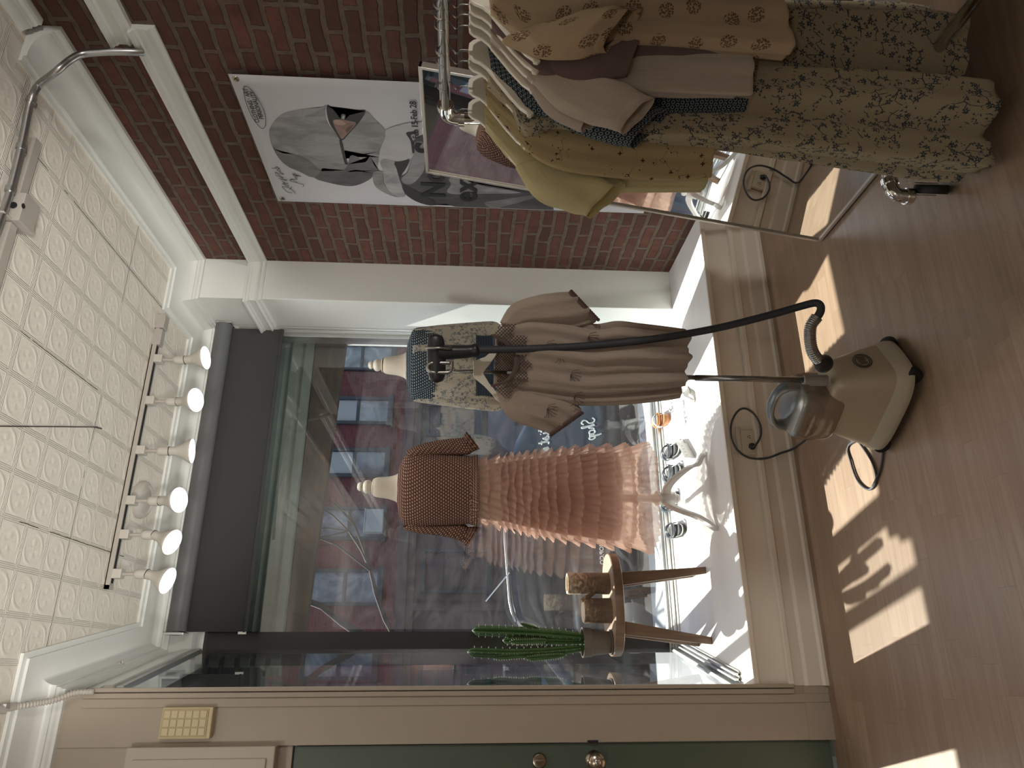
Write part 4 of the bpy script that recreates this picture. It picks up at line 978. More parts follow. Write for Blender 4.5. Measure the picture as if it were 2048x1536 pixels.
garment('blush_blouse', 'blush white blouse with a narrow pleated sleeve, between the navy top and the ivory top', 'blouse', HY['C'],
    [(1.388,-.075,.075,.018,-.01,0),(1.338,-.16,.16,.026,-.03,0),(1.275,-.215,.215,.030,-.02,0),(1.10,-.205,.20,.034,0,0),(.90,-.20,.20,.036,0,0),(.75,-.195,.2,.038,0,0)],
    M['c_white2'], (9,.001,.006), [dict(s=[(-.180,1.22,.0,-.07,.026,0),(-.235,1.19,.036,-.056,.030,-.006),(-.275,1.15,.036,-.042,.030,-.010),(-.298,1.125,.030,-.032,.028,-.012)], amp=.008, n=7), dict(s=[(.20,1.21,.0,.085,.034,0),(.262,1.16,.055,.062,.042,0),(.315,1.06,.050,.045,.042,0)])], ph=.7)
garment('ivory_top', 'ivory top with a wide squared sleeve hanging in front of the blush white blouse', 'top', HY['B'],
    [(1.39,-.08,.08,.018,-.01,0),(1.34,-.165,.165,.026,-.03,0),(1.275,-.225,.225,.030,-.02,0),(1.10,-.222,.21,.036,0,0),(.90,-.222,.21,.040,0,0),(.728,-.218,.2,.044,.0,0)],
    M['c_white'], (8,.001,.008), [dict(s=[(-.190,1.205,.0,-.085,.026,0),(-.245,1.15,.045,-.068,.036,-.006),(-.285,1.085,.050,-.052,.038,-.012),(-.306,1.043,.044,-.042,.034,-.014)], amp=.004, cuff=(-.009,-.018)), dict(s=[(.20,1.21,.0,.085,.034,0),(.262,1.16,.055,.062,.042,0),(.315,1.06,.050,.045,.042,0)])], ph=.2)
garment('mauve_top', 'dusty mauve short-sleeved top behind the medallion blouse', 'top', HY['A'],
    [(1.388,-.08,.08,.018,-.01,0),(1.338,-.165,.165,.024,-.03,0),(1.27,-.215,.215,.028,-.02,0),(1.14,-.190,.19,.030,0,0),(.98,-.15,.17,.030,0,0),(.80,-.13,.17,.032,0,0)],
    M['c_mauve'], (7,.001,.004), [dict(s=[(-.160,1.20,.02,-.085,.024,0),(-.175,1.12,.060,-.050,.030,-.008),(-.160,1.06,.068,-.032,.030,-.012),(-.149,1.026,.066,-.025,.030,-.012)], amp=.002), dict(s=[(.20,1.21,.0,.085,.034,0),(.262,1.16,.055,.062,.042,0),(.315,1.06,.050,.045,.042,0)])], ph=.9)
garment('medallion_blouse', 'cream blouse printed with round brown flower bunches, nearest on the rack', 'blouse', HY['Z'],
    [(1.392,-.07,.07,.018,-.01,0),(1.345,-.15,.15,.026,-.03,0),(1.285,-.19,.19,.034,-.02,0),(1.12,-.145,.17,.042,0,0),(.95,-.135,.17,.050,0,0),(.80,-.140,.17,.056,0,0),(.685,-.142,.165,.060,-.02,.025)],
    M['c_med'], (7,.001,.009), [dict(s=[(-.125,1.27,.03,-.085,.030,-.004),(-.150,1.20,.062,-.070,.046,-.030),(-.155,1.13,.066,-.058,.052,-.046),(-.148,1.092,.054,-.046,.044,-.050)], amp=.007, cuff=(.003,-.020)), dict(s=[(.20,1.21,.0,.085,.034,0),(.262,1.16,.055,.062,.042,0),(.315,1.06,.050,.045,.042,0)])], ph=1.6)

# unseen dark garments added on the near half, blocking light from the front ones
M['c_coat'] = cloth('dark_olive_cotton', (.10,.09,.07), 'slub', .05)
for q, y in enumerate((.98,.86,.74,.62,.50,.38)):
    hanger(y, 'ivory hanger on the near end of the rack beyond the picture, dark garment '+('first','second','third','fourth','fifth','sixth')[q])
    garment('coat', 'dark olive coat on the near half of the rack, '+('first','second','third','fourth','fifth','sixth')[q]+' past the medallion blouse', 'coat', y,
      [(1.39,-.08,.08,.018,-.01,0),(1.34,-.165,.165,.026,-.03,0),(1.275,-.225,.225,.030,-.02,0),(1.0,-.24,.24,.036,0,0),(.60,-.24,.24,.042,0,0)], M['c_coat'], (8,.001,.008))
# ------------------------------------------------------------------ shared: cloth measured on a plane facing the lens axis
NF = V((-math.sin(YAW), -math.cos(YAW), 0)); EF = V((math.cos(YAW), -math.sin(YAW), 0))
def conv(zx, ox, oy, k): return [(ox+x/k, oy+y/k) for x, y in zx]
def clothloft(secs, p0, K=72, n=30, fold=(9,.0,.008,0), drift=1.0, pw=.85, nf=NF, off=0.0):
    """secs: (right px x,y, left px x,y, half depth) from top to hem"""
    base = []
    for xr, yr, xl, yl, d in secs:
        a = onP(xr, yr, p0, nf); b_ = onP(xl, yl, p0, nf); base.append((*a, *b_, d))
    S = cr(base, n); out = []
    for i, s in enumerate(S):
        R_, L_ = V(s[0:3]), V(s[3:6]); c = (R_+L_)/2; h = (R_-L_)/2; d = max(s[6], .003); f = i/n; ring = []
        for k in range(K):
            t = 2*pi*k/K; ct, st_ = math.cos(t), math.sin(t); w = (fold[1]+(fold[2]-fold[1])*f)*(math.sin(fold[0]*t+fold[3]+drift*f)+.45*math.sin(round(fold[0]*2.3)*t+1.7+2.1*drift*f))
            if fold[2] > 0: w += .005*mnoise.noise(V((ct*h.length*24, c.z*6, c.x*9+(5 if st_ > 0 else 0))))
            ring.append(c + h*ct + h.normalized()*w*.3*ct + nf*(off + d*math.copysign(abs(st_)**pw, st_) + w*st_))
        out.append(ring)
    return out

# ------------------------------------------------------------------ garment steamer
SP = V((.862,2.085,0))                      # foot of its pole
a_ = V((-.508,.861,0)); l_ = V((.861,.508,0)); F0 = V((.925,2.055,0))
sm = thing('garment_steamer', 'champagne-coloured upright garment steamer on the wooden floor', 'garment steamer', (.84,2.14,0))
def sring(z, s0, s1, hw, p=4.0, K=56, lean=0):
    c = F0 + a_*((s0+s1)/2) + V((0,0,z)); h = (s1-s0)/2; out = []
    for k in range(K):
        t = 2*pi*k/K; ct, st_ = math.cos(t), math.sin(t)
        x = math.copysign(abs(ct)**(2/p), ct)*h; y = math.copysign(abs(st_)**(2/p), st_)*hw
        out.append(c + a_*x + l_*y + V((0,0,lean*x)))
    return out
def sloft(secs, n=18, **kw): return [sring(*s, **kw) for s in cr(secs, n)]
MB().loft(sloft([(.050,-.024,.320,.124),(.090,-.013,.308,.113),(.145,.004,.292,.099),(.205,.026,.272,.084),(.238,.042,.258,.074),(.252,.058,.246,.060)], p=3.6)).build('body', M['steambody'], sm, smooth=50)
MB().loft(sloft([(.032,-.032,.328,.130),(.046,-.032,.328,.130),(.066,-.024,.320,.1235),(.082,-.0165,.312,.1165),(.088,-.013,.308,.1125)], p=3.4)).build('skirt', M['steamskirt'], sm, smooth=60)
MB().loft(sloft([(.020,-.010,.31,.105),(.030,-.022,.318,.120),(.042,-.026,.322,.124)], p=3.2)).build('base', M['steambase'], sm, smooth=60)
for s_, y_ in ((.0,.088),(.0,-.080),(.285,.092),(.285,-.09)):
    c = F0+a_*s_+l_*y_
    MB().lathe([(.012,-.015),(.024,-.015),(.027,-.010),(.027,.010),(.024,.015),(.012,.015)], c+V((0,0,.0275)), l_, 24).build('wheel', M['rubber'], sm, smooth=40)
MB().loft(sloft([(.205,.090,.285,.086),(.225,.095,.292,.090),(.290,.100,.296,.088),(.322,.108,.290,.080)], p=4.5)).build('water_tank', M['smoky'], sm, smooth=50)
MB().loft(sloft([(.320,.104,.288,.080),(.328,.106,.286,.080),(.336,.112,.280,.072)], p=4.5)).build('tank_cap', M['capgrey'], sm, smooth=50)
hp = [F0+a_*s_+V((0,0,z_)) for s_, z_ in ((.118,.325),(.112,.360),(.135,.392),(.185,.402),(.240,.392),(.278,.362),(.282,.328))]
rows = []
for i, p in enumerate(cr([tuple(p) for p in hp], 40)):
    p = V(p); wv_ = .030 - .008*math.sin(pi*i/40)
    q = V(cr([tuple(p_) for p_ in hp], 40)[min(i+1,40)])-V(cr([tuple(p_) for p_ in hp], 40)[max(i-1,0)]); nn = q.normalized().cross(l_)
    rows.append([p + l_*wv_*math.cos(2*pi*k/16) + nn*.010*math.sin(2*pi*k/16) for k in range(16)])
hd = MB().loft(rows).build('carry_handle', M['capgrey'], sm, smooth=60)
rows = []
HC = cr([tuple(p) for p in hp], 40)
for i in range(9,32):
    p = V(HC[i]); q = V(HC[i+1])-V(HC[i-1]); nn = q.normalized().cross(l_)
    rows.append([p + l_*.021*math.cos(2*pi*k/16) + nn*(.0105 + (.003 if False else 0))*math.sin(2*pi*k/16)*1.12 for k in range(16)])
MB().loft(rows).build('grip', M['handle'], hd, smooth=60)
# badge: oval outline with script strokes
bc = F0 + a_*(.004) + V((0,0,.155)); bq = MB()
bn_ = (-a_ + V((0,0,.34))).normalized(); bu = l_; bvv = bn_.cross(bu).normalized(); bvv = bvv if bvv.z > 0 else -bvv
bc = bc + bn_*(-.004)
for r1, r2 in ((.034,.026),(.028,.020)): bq.tube([bc + bu*r1*math.cos(t) + bvv*r2*math.sin(t) + bn_*.003 for t in [2*pi*k/36 for k in range(36)]], .0016, 6, closed=True)
for k in range(5): bq.tube([bc + bu*(-.016+.008*k) + bvv*(-.011) + bn_*.003, bc + bu*(-.013+.008*k) + bvv*.011 + bn_*.003], .0016, 6)
bq.build('badge', M['steambase'], sm)
# pole, hook and head
zt_ = 1.53
ptop = onP(872,742,SP,NF)
sp_ = MB(); sp_.tube([SP+V((0,0,.33)), SP+V((0,0,.70))], .0100, 14); sp_.build('lower_pole', M['steel'], sm, smooth=180)
MB().tube([SP+V((0,0,.60)), V((ptop.x,ptop.y,1.30))], .0078, 14).build('upper_pole', M['steel'], sm, smooth=180)
MB().tube([V((ptop.x,ptop.y,1.28)), ptop], .0055, 12).build('top_rod', M['steel'], sm, smooth=180)
MB().lathe([(.019,0),(.019,.05),(.015,.056),(.015,.075),(.012,.078)], SP+V((0,0,.272)), (0,0,1), 24).build('pole_socket', M['capgrey'], sm, smooth=40)
FW = NF*.085
lp = [onP(x, y, SP+FW, NF) for x, y in [(700+px/5.689, 640+py/5.689) for px, py in ((1150,488),(1000,488),(930,490),(890,520),(890,560),(930,592),(1040,598),(1130,594),(1155,560),(1160,500),(1158,468))]]
MB().tube(cr([tuple(p) for p in lp], 50), .0060, 10).build('hanging_hook', M['steel'], sm, smooth=180)
MB().tube([lp[-1], lp[-1]-NF*.045], .004, 8).tube([ptop, ptop+FW*.9+V((0,0,-.01))], .005, 8).build('hook_arm', M['chrome'], sm)
P_ = lambda x, y, o=.075: onP(x, y, SP+NF*o, NF)
# steam head: rounded plate lying across, with a handle down to the hose
hL, hR = P_(874,766), P_(872,667); rows = []
for i in range(25):
    f = i/24; c = hL.lerp(hR, f); k = (1-abs(2*f-1)**3.2)**(1/3.2)
    r = []
    for q in range(20):
        t = 2*pi*q/20; r.append(c + V((0,0,1))*.0285*k*math.cos(t) + NF*.017*k*math.sin(t))
    rows.append(r)
hd_ = MB().loft(rows).build('steam_head', M['black'], sm, smooth=70)
MB().tube([P_(850,695,.10), P_(904,697,.10)], .0042, 8).build('head_pin', M['steel'], hd_, smooth=180)
hh = [P_(878,705), P_(905,704), P_(935,703), P_(950,701), P_(958,700)]
MB().tube(cr([tuple(p) for p in hh], 20), [.024-.0004*k for k in range(13)] + [.0195,.0205,.0215,.0215,.0205,.0185,.016,.014], 18).build('head_handle', M['black'], sm, smooth=50)
hz = [P_(955,700), P_(1000,699), P_(1060,697.5), P_(1140,694), P_(1240,686), P_(1340,673,.085), P_(1440,655,.10), P_(1540,630,.13), P_(1600,613,.15), P_(1630,606,.17), P_(1641,612,.18), P_(1640,625,.18), P_(1630,640,.175)]
MB().tube(cr([tuple(p) for p in hz], 110), [.0115 if i < 98 else .012 for i in range(111)], 14).build('hose', M['hose'], sm, smooth=180)
hk = [P_(1634,634,.175), P_(1622,652,.17), P_(1620,676,.16), P_(1625,703,.15), P_(1638,722,.14)]
ck = cr([tuple(p) for p in hk], 110)
MB().tube(ck, [.0165+.0018*math.sin(k*1.55) for k in range(111)], 16).build('hose_spring', M['steel'], sm, smooth=180)
e0, e1 = V(ck[-1]), P_(1652,730,.115)
MB().lathe([(.0165,-.01),(.018,.0),(.021,.012),(.027,.022),(.0285,.030),(.027,.036)], e0, (e1-e0), 26).build('hose_socket', M['black'], sm, smooth=40)
# power cord: from the body up the platform face, one loop, to the plug
pw_ = [F0+a_*.29+V((0,0,.10)), onZ(1632,848,.006)+V((0,0,.03)), onZ(1622,868,.008), onY(1588,896,2.925), onY(1560,907,2.94), onY(1530,917,2.94), onY(1497,915,2.938), onY(1473,898,2.938), onY(1462,872,2.938), onY(1463,845,2.938), onY(1475,823,2.936), onY(1490,817,2.936), onY(1508,828,2.936), onY(1520,850,2.936), onY(1521,872,2.936), onY(1512,889,2.938), onY(1505,895,2.945)]
MB().tube(cr([tuple(p) for p in pw_], 150), .0048, 10).build('power_cord', M['cord'], sm, smooth=180)
c_ = onY(1504,893,2.955)
MB().lathe([(.0,0),(.014,.0),(.016,.006),(.015,.016),(.009,.022),(0,.023)], (c_.x,2.966,c_.z), (0,-1,0), 20).build('plug', M['black'], sm, smooth=50)
lq = [F0+a_*.30+l_*(-.03)+V((0,0,.03)), onZ(1698,890,.006), onZ(1702,925,.006), onZ(1716,962,.006), onZ(1738,979,.006), onZ(1753,960,.006), onZ(1745,925,.006), onZ(1722,890,.007), onZ(1705,868,.02), F0+a_*.30+l_*.0+V((0,0,.05))]
MB().tube(cr([tuple(p) for p in lq], 100), .0042, 8).build('coiled_cord', M['cord'], sm, smooth=180)
lq2 = [F0+a_*.31+l_*(.02)+V((0,0,.02)), onZ(1764,875,.006), onZ(1766,905,.006), onZ(1760,940,.006), onZ(1746,972,.008)]
MB().tube(cr([tuple(p) for p in lq2], 40), .0042, 8).build('coiled_cord', M['cord'], sm, smooth=180)
# outlet on the platform face
ot = thing('power_outlet', 'ivory power outlet box on the front of the display platform', 'outlet', (.925,2.955,.185))
oc = [onY(x, y, 2.955) for x, y in ((1482,862),(1487,912),(1513,908),(1508,860))]
ox0, ox1 = .868, .978; oz0, oz1 = .150, .222
MB().box((ox0,2.956,oz0),(ox1,2.970,oz1)).box((ox0+.002,2.962,oz1),(ox1+.02,2.9705,oz1+.018)).build('plate', M['outletp'], ot, bevel=.002)
for cx in (ox0+.030, ox1-.032):
    b = MB(); b.lathe([(.0155,0),(.0155,.002),(.0145,.003),(0,.003)], (cx,2.956,.186), (0,-1,0), 24); s = b.build('socket', M['outletp'], ot, smooth=40)
    MB().box((cx-.006,2.9515,.182),(cx-.0035,2.9532,.190)).box((cx+.0035,2.9515,.182),(cx+.006,2.9532,.190)).box((cx-.002,2.9515,.193),(cx+.002,2.9532,.197)).build('slot', M['black'], s)
# blouse steaming on the hanger
BP = SP + NF*.012
hg = thing('hanger', 'ivory hanger on the steamer pole holding the brown gauze blouse', 'hanger', onP(960,740,BP,NF))
hpx = [(946,722),(947,735),(946,748),(948,756),(958,764),(968,772),(985,790),(992,800),(1000,806),(1002,798),(990,780),(978,766),(972,756),(966,746),(972,738),(980,728),(990,714),(1000,694),(996,690),(984,702),(970,714),(958,718)]
MB().prism([onP(x, y, BP, NF) - NF*.004 for x, y in hpx], NF*.009).build('body', M['hangerp'], hg, bevel=.002)
MB().tube([onP(947,740,BP,NF), onP(930,740,BP,NF), onP(915,741,BP,NF), onP(908,736,BP+NF*.03,NF)], .002, 6).build('hook', M['steel'], hg)
bl_ = thing('gauze_blouse', 'brown gauze blouse with lattice lace neckline hanging on the garment steamer', 'blouse', onP(1010,740,BP,NF))
def zb(x, y): return (930+x/4.267, 570+y/4.267)
def sec(r, l, d): return (*zb(*r), *zb(*l), d)
BODY = MB().loft(clothloft([sec((262,420),(245,845),.020), sec((330,330),(300,905),.036), sec((440,262),(420,950),.048), sec((640,250),(640,985),.058), sec((900,300),(860,1012),.062), sec((1110,345),(1000,1022),.062), sec((1300,322),(1290,1014),.066), sec((1500,345),(1500,995),.070), sec((1720,372),(1680,972),.074), sec((1880,395),(1812,948),.076)], BP, n=60, K=120, fold=(9,.003,.024,.6), drift=.8), False, False, uv=True)
MB().loft(clothloft([sec((300,318),(420,400),.030), sec((400,170),(560,360),.046), sec((600,98),(760,372),.058), sec((760,74),(930,372),.060), sec((868,66),(1090,330),.050), sec((890,58),(1118,300),.040)], BP, n=20, K=48, fold=(7,.001,.010,0)), False, False, uv=True).build('sleeve', M['c_blouse'], bl_, smooth=180, solid=.0012)
MB().loft(clothloft([sec((420,860),(262,900),.030), sec((540,900),(330,1080),.046), sec((720,940),(420,1165),.056), sec((880,980),(560,1212),.056), sec((975,1050),(690,1255),.044), sec((985,1085),(722,1272),.036)], BP, n=20, K=48, fold=(7,.001,.010,1)), False, False, uv=True).build('sleeve', M['c_blouse'], bl_, smooth=180, solid=.0012)
def to_px(p):
    q = p-CAM; return (1024+FPX*q.dot(CD)/q.dot(CF), 768-FPX*q.dot(CR)/q.dot(CF))
def inside(p, poly):
    x, y = p; c = False; j = len(poly)-1
    for i in range(len(poly)):
        if (poly[i][1] > y) != (poly[j][1] > y) and x < (poly[j][0]-poly[i][0])*(y-poly[i][1])/(poly[j][1]-poly[i][1])+poly[i][0]: c = not c
        j = i
    return c
NECKPOLY = [zb(*p) for p in [(150,425)] + cr([(235,425),(330,480),(405,545),(440,620),(440,690),(410,760),(350,820),(235,860)], 30) + [(150,860)]]
keep = []
for fi, f_ in enumerate(BODY.f):
    c = sum((BODY.v[i] for i in f_), V())/len(f_)
    if not ((c-BP).dot(NF) > .004 and inside(to_px(c), NECKPOLY)): keep.append(fi)
BODY.f = [BODY.f[i] for i in keep]; BODY.uv = [BODY.uv[i] for i in keep]; BODY.mi = [BODY.mi[i] for i in keep]
BODY.build('body', M['c_blouse'], bl_, smooth=180, solid=.0012)
# lace: real crossing cords round the neckline
FR = BP + NF*.058
def fpt(x, y, o=0.0):
    X_, Y_ = zb(x, y); return onP(X_, Y_, BP + NF*(.040+o+.022*max(0, min(1, (x-250)/400))), NF)
neck = cr([(235,425),(330,480),(405,545),(440,620),(440,690),(410,760),(350,820),(235,860)], 48)
for k_, (dx, r_) in enumerate(((0,.0042),(-16,.003),(18,.003))):
    MB().tube([fpt(x+dx*.9, y) for x, y in neck], r_, 8).build('neck_binding', M['c_tape'], bl_, smooth=180)
outer = [(440,330),(400,425),(535,430),(515,520),(605,580),(500,620),(590,680),(525,720),(545,820),(430,870),(375,985),(250,900)]
band = [(255,405),(300,330)] + outer + [(235,862)] + [(x, y) for x, y in neck[::-1]]
lc = MB()
for dirv in ((1,1),(1,-1)):
    n_ = V((-dirv[1], dirv[0])).normalized(); d_ = V(dirv).normalized()
    for k in range(-60, 90):
        o_ = V((400,640)) + n_*(k*21-300); run = []
        for s_ in range(-60, 61):
            p = o_ + d_*(s_*9)
            if inside((p.x,p.y), band): run.append(fpt(p.x, p.y, .002))
            else:
                if len(run) > 1: lc.tube(run[::3] + [run[-1]] if len(run) > 3 else run, .0011, 4)
                run = []
        if len(run) > 1: lc.tube(run, .0011, 4)
npoly = [(250,440)] + neck[4:-4] + [(250,850)]
for dirv in ((1,1),(1,-1)):
    n_ = V((-dirv[1], dirv[0])).normalized(); d_ = V(dirv).normalized()
    for k in range(-60, 90):
        o_ = V((400,640)) + n_*(k*17-300); run = []
        for s_ in range(-60, 61):
            p = o_ + d_*(s_*9)
            if inside((p.x,p.y), npoly): run.append(onP(*zb(p.x,p.y), BP-NF*.018, NF))
            else:
                if len(run) > 1: lc.tube([run[0], run[-1]], .0011, 4)
                run = []
stuff(lc.build('lace_yoke', M['c_lace'], bl_))
for ed in (((890,58),(1118,300)),((985,1085),(722,1272))):
    b = MB(); (xa, ya_), (xb, yb_) = ed
    b.tube([onP(*zb(xa+(xb-xa)*t/12, ya_+(yb_-ya_)*t/12), BP+NF*.046, NF) for t in range(13)], .0045, 8)
    ob = b.build('cuff_binding', M['c_tape'], bl_, smooth=180)
    dz = (18,-8) if ya_ < 500 else (14,14); b2 = MB()
    for t in range(17):
        p = onP(*zb(xa+(xb-xa)*t/16+dz[0], ya_+(yb_-ya_)*t/16+dz[1]*.5), BP+NF*.044, NF)
        b2.lathe([(.0,-.006),(.0045,-.004),(.006,0),(.0045,.004),(0,.006)], p, (0,0,1), 8)
    b2.build('lace_edging', M['c_lace'], ob, smooth=180)
emb = MB()
for cx, cy, kk in ((900,770,1),(700,1060,0),(930,960,1),(800,590,1),(690,520,0),(1050,450,0)):
    for q in range(7):
        t = -.9+q*.42; emb.tube([fpt(cx, cy, .004), fpt(cx+60*math.cos(t)*.6, cy+60*math.sin(t)*.8, .005), fpt(cx+95*math.cos(t+.25), cy+80*math.sin(t+.25), .004)], .0009, 4)
emb.build('embroidery', M['c_lace'], bl_)
# ------------------------------------------------------------------ display forms in the window
def dress_form(label, C0, tip, hub, neck, foot_dirs, legn, grp='dress forms in the window'):
    t0, t1 = onP(*tip, C0, NF), onP(*hub, C0, NF); ax = (t1-t0).normalized()
    f = thing('dress_form', label, 'dress form', (t1.x,t1.y,ZP), grp)
    def at(px): return t0 + ax*((px-tip[0])/(hub[0]-tip[0])*(t1-t0).length)
    s = (t1-t0).length/(hub[0]-tip[0])        # metres per pixel along the axis
    MB().lathe([(0,0),(.014,.003),(.020,.010),(.0215,.018),(.016,.024),(.013,.026),(.021,.030),(.030,.038),(.0335,.049),(.030,.060),(.024,.067),(.0215,.070),(.034,.072),(.040,.076)], t0, ax, 32).build('finial', M['finial'], f, smooth=40)
    NB = []
    for px, w_, d_ in neck: NB.append((px, w_, d_))
    rings = []
    for px, w_, d_ in cr(NB, 30):
        c = at(px); rings.append([c + EF*w_*math.cos(2*pi*k/48) + NF*d_*math.sin(2*pi*k/48) for k in range(48)])
    MB().loft(rings).build('torso', M['canvas'], f, smooth=60)
    h = V((t1.x,t1.y,0)); zh = t1.z
    MB().lathe([(.022,.0),(.022,.10),(.030,.115),(.034,.13),(.026,.14),(.018,.15),(.018,.55)], V((h.x,h.y,zh-.02)), (0,0,1), 28).build('pole', M['whitewood'], f, smooth=40)
    MB().lathe([(0,-.035),(.012,-.034),(.020,-.028),(.024,-.018),(.018,-.008),(.034,-.002),(.036,.050),(.030,.062),(.036,.070),(.036,.085),(.022,.092)], V((h.x,h.y,zh-.07)), (0,0,1), 32).build('hub', M['whitewood'], f, smooth=40)
    for (fx, fy) in foot_dirs:
        F_ = V((fx,fy,ZP)); o = (F_-V((h.x,h.y,ZP))); L = o.length; o = o.normalized(); sd_ = V((-o.y,o.x,0)); zz = zh-.045
        prof = [(.0,zz,.044),(.035,zz+.012,.040),(.075,zz+.004,.036),(.125,zz-.035,.032),(.17*1,zz-.085,.028),(L-.055,ZP+.034,.026),(L-.02,ZP+.020,.022),(L,ZP+.012,.020)]
        prof = [p for p in prof if p[0] < L-.06 or p[0] >= L-.06]; rows = []
        for d_, z_, th in cr(prof, 24):
            c = V((h.x,h.y,0))+o*d_+V((0,0,z_)); w_ = .0115
            rows.append([c+sd_*w_+V((0,0,th*.5)), c-sd_*w_+V((0,0,th*.5)), c-sd_*w_-V((0,0,min(th*.5, z_-ZP))), c+sd_*w_-V((0,0,min(th*.5, z_-ZP)))])
        MB().loft(rows).build('leg', M['whitewood'], f, bevel=.003)
    return f, at
C1 = V((.80,3.37,1.2)); C2 = V((1.487,3.52,1.2))
NK1 = [(745,.036,.036),(752,.046,.044),(775,.052,.050),(792,.066,.056),(800,.090,.064),(806,.130,.070),(815,.165,.085),(830,.180,.10),(870,.172,.12),(920,.140,.105),(950,.125,.095),(990,.138,.085),(1030,.128,.08)]
dress_form('cream dress form on a white tripod wearing the rose knit top and tulle skirt', C1, (714,973), (1318,997), NK1, ((.945,3.225),(.582,3.165),(.80,3.62)), 3)
NK2 = [(766,.036,.036),(773,.046,.044),(792,.052,.050),(808,.066,.056),(815,.090,.064),(822,.130,.070),(830,.155,.085),(845,.172,.10),(885,.165,.12),(935,.138,.105),(965,.125,.095),(1005,.138,.09),(1040,.130,.09)]
dress_form('cream dress form behind the garment steamer wearing the blue floral blouse', C2, (736,730), (1318,740), NK2, ((1.62,3.33),(1.235,3.30),(1.49,3.76)), 3)
# rose knit top
kt = thing('knit_top', 'rose brown honeycomb knit top with ruffled cuffs on the dress form', 'knit top', onP(870,978,C1,NF))
K1 = [(798,940,796,1010,.052),(801,930,799,1028,.070),(806,921,804,1040,.088),(815,907,812,1049,.104),(830,903,830,1051,.122),(862,904,862,1050,.138),(900,908,900,1048,.132),(930,912,930,1046,.124),(952,914,951,1045,.122)]
MB().loft(clothloft(K1, C1, n=30, fold=(11,.0,.004,0)), False, False, uv=True).build('body', M['c_knit'], kt, smooth=180, solid=.003)
MB().loft(clothloft([(812,904,830,914,.050),(826,895,845,912,.062),(852,886,872,909,.066),(886,880,906,909,.064),(915,877,934,909,.056),(930,876,946,902,.046)], C1, n=18, K=44, fold=(6,.0,.005,0)), False, False, uv=True).build('sleeve', M['c_knit'], kt, smooth=180, solid=.003)
MB().loft(clothloft([(825,1042,806,1054,.050),(845,1044,818,1060,.060),(872,1046,852,1066,.064),(905,1046,890,1071,.060),(925,1048,912,1077,.052),(936,1056,924,1081,.044)], C1, n=18, K=44, fold=(6,.0,.005,1)), False, False, uv=True).build('sleeve', M['c_knit'], kt, smooth=180, solid=.003)
def ruffle(a, b_, c_, d_, dep, p0, mat, par, name, amp=.012, nn=9, nm=6):
    """short gathered frill between two measured lines"""
    r0 = clothloft([(*a, *b_, dep), (*c_, *d_, dep*1.35)], p0, n=nm, K=72, fold=(nn,.002,amp,0), drift=0)
    return MB().loft(r0, False, False, uv=True).build(name, mat, par, smooth=180, solid=.002)
ruffle((926,878),(945,903),(933,864),(957,895), .042, C1, M['c_knit'], kt, 'cuff_ruffle', .016, 9)
ruffle((936,1055),(922,1080),(957,1055),(934,1089), .040, C1, M['c_knit'], kt, 'cuff_ruffle', .016, 9)
ruffle((940,913),(940,1047),(956,911),(955,1049), .120, C1, M['c_knit'], kt, 'hem_ruffle', .009, 22)
# tulle skirt: frilled tiers over a lining that stops short
sk_ = thing('tulle_skirt', 'long peach tulle skirt of many frilled tiers on the dress form', 'skirt', onP(1120,985,C1,NF))
EDG = [(948,920,948,1043),(1015,912,1015,1056),(1071,905,1071,1069),(1127,899,1127,1080),(1176,895,1176,1086),(1212,894,1212,1090),(1248,893,1248,1095),(1296,890,1296,1099)]
def edge(x):
    for p, q in zip(EDG, EDG[1:]):
        if p[0] <= x <= q[0] or q is EDG[-1]:
            t = (x-p[0])/(q[0]-p[0]); return p[1]+(q[1]-p[1])*t, p[3]+(q[3]-p[3])*t
def depth(x): return .105 + .085*((x-948)/348)**.8
hems = [976,1000,1013,1027,1041,1056,1072,1088,1105,1128,1154,1184,1219,1254,1296]
MB().loft(clothloft([(x, edge(x)[0]+12, x, edge(x)[1]-12, depth(x)-.045) for x in (950,1000,1060,1120,1180,1234)], C1, n=24, fold=(12,.001,.006,0)), False, False, uv=True).build('lining', M['c_lining'], sk_, smooth=180)
top = 950
for i, x1 in enumerate(hems):
    x0 = top; r0, l0 = edge(x0-(6 if i else 0)); r1, l1 = edge(x1)
    ins = 3.4 if i else 0
    K_ = 168; fr_ = clothloft([(x0-(4 if i else 0), r0+ins+1.0, x0-(4 if i else 0), l0-ins-1.0, depth(x0)-.016), ((x0+x1)/2, (r0+r1)/2-.3, (x0+x1)/2, (l0+l1)/2+.3, depth((x0+x1)/2)+.002), (x1, r1-6, x1, l1+6, depth(x1)+.030)], C1, n=8, K=K_, fold=(26+i,(.0015),.011+.0004*i,i*1.7), drift=.3)
    rg = random.Random(i)
    ph = [rg.uniform(0,6.28) for _ in range(4)]
    for j, ring in enumerate(fr_):
        for k in range(K_):
            t = 2*pi*k/K_; ring[k] = ring[k] + V((0,0,(j/8)*(.004*math.sin(5*t+ph[0])+.003*math.sin(9*t+ph[1]))))
    MB().loft(fr_, False, False, uv=True).build('frill_tier', M['c_tulle'], sk_, smooth=180)
    top = x1
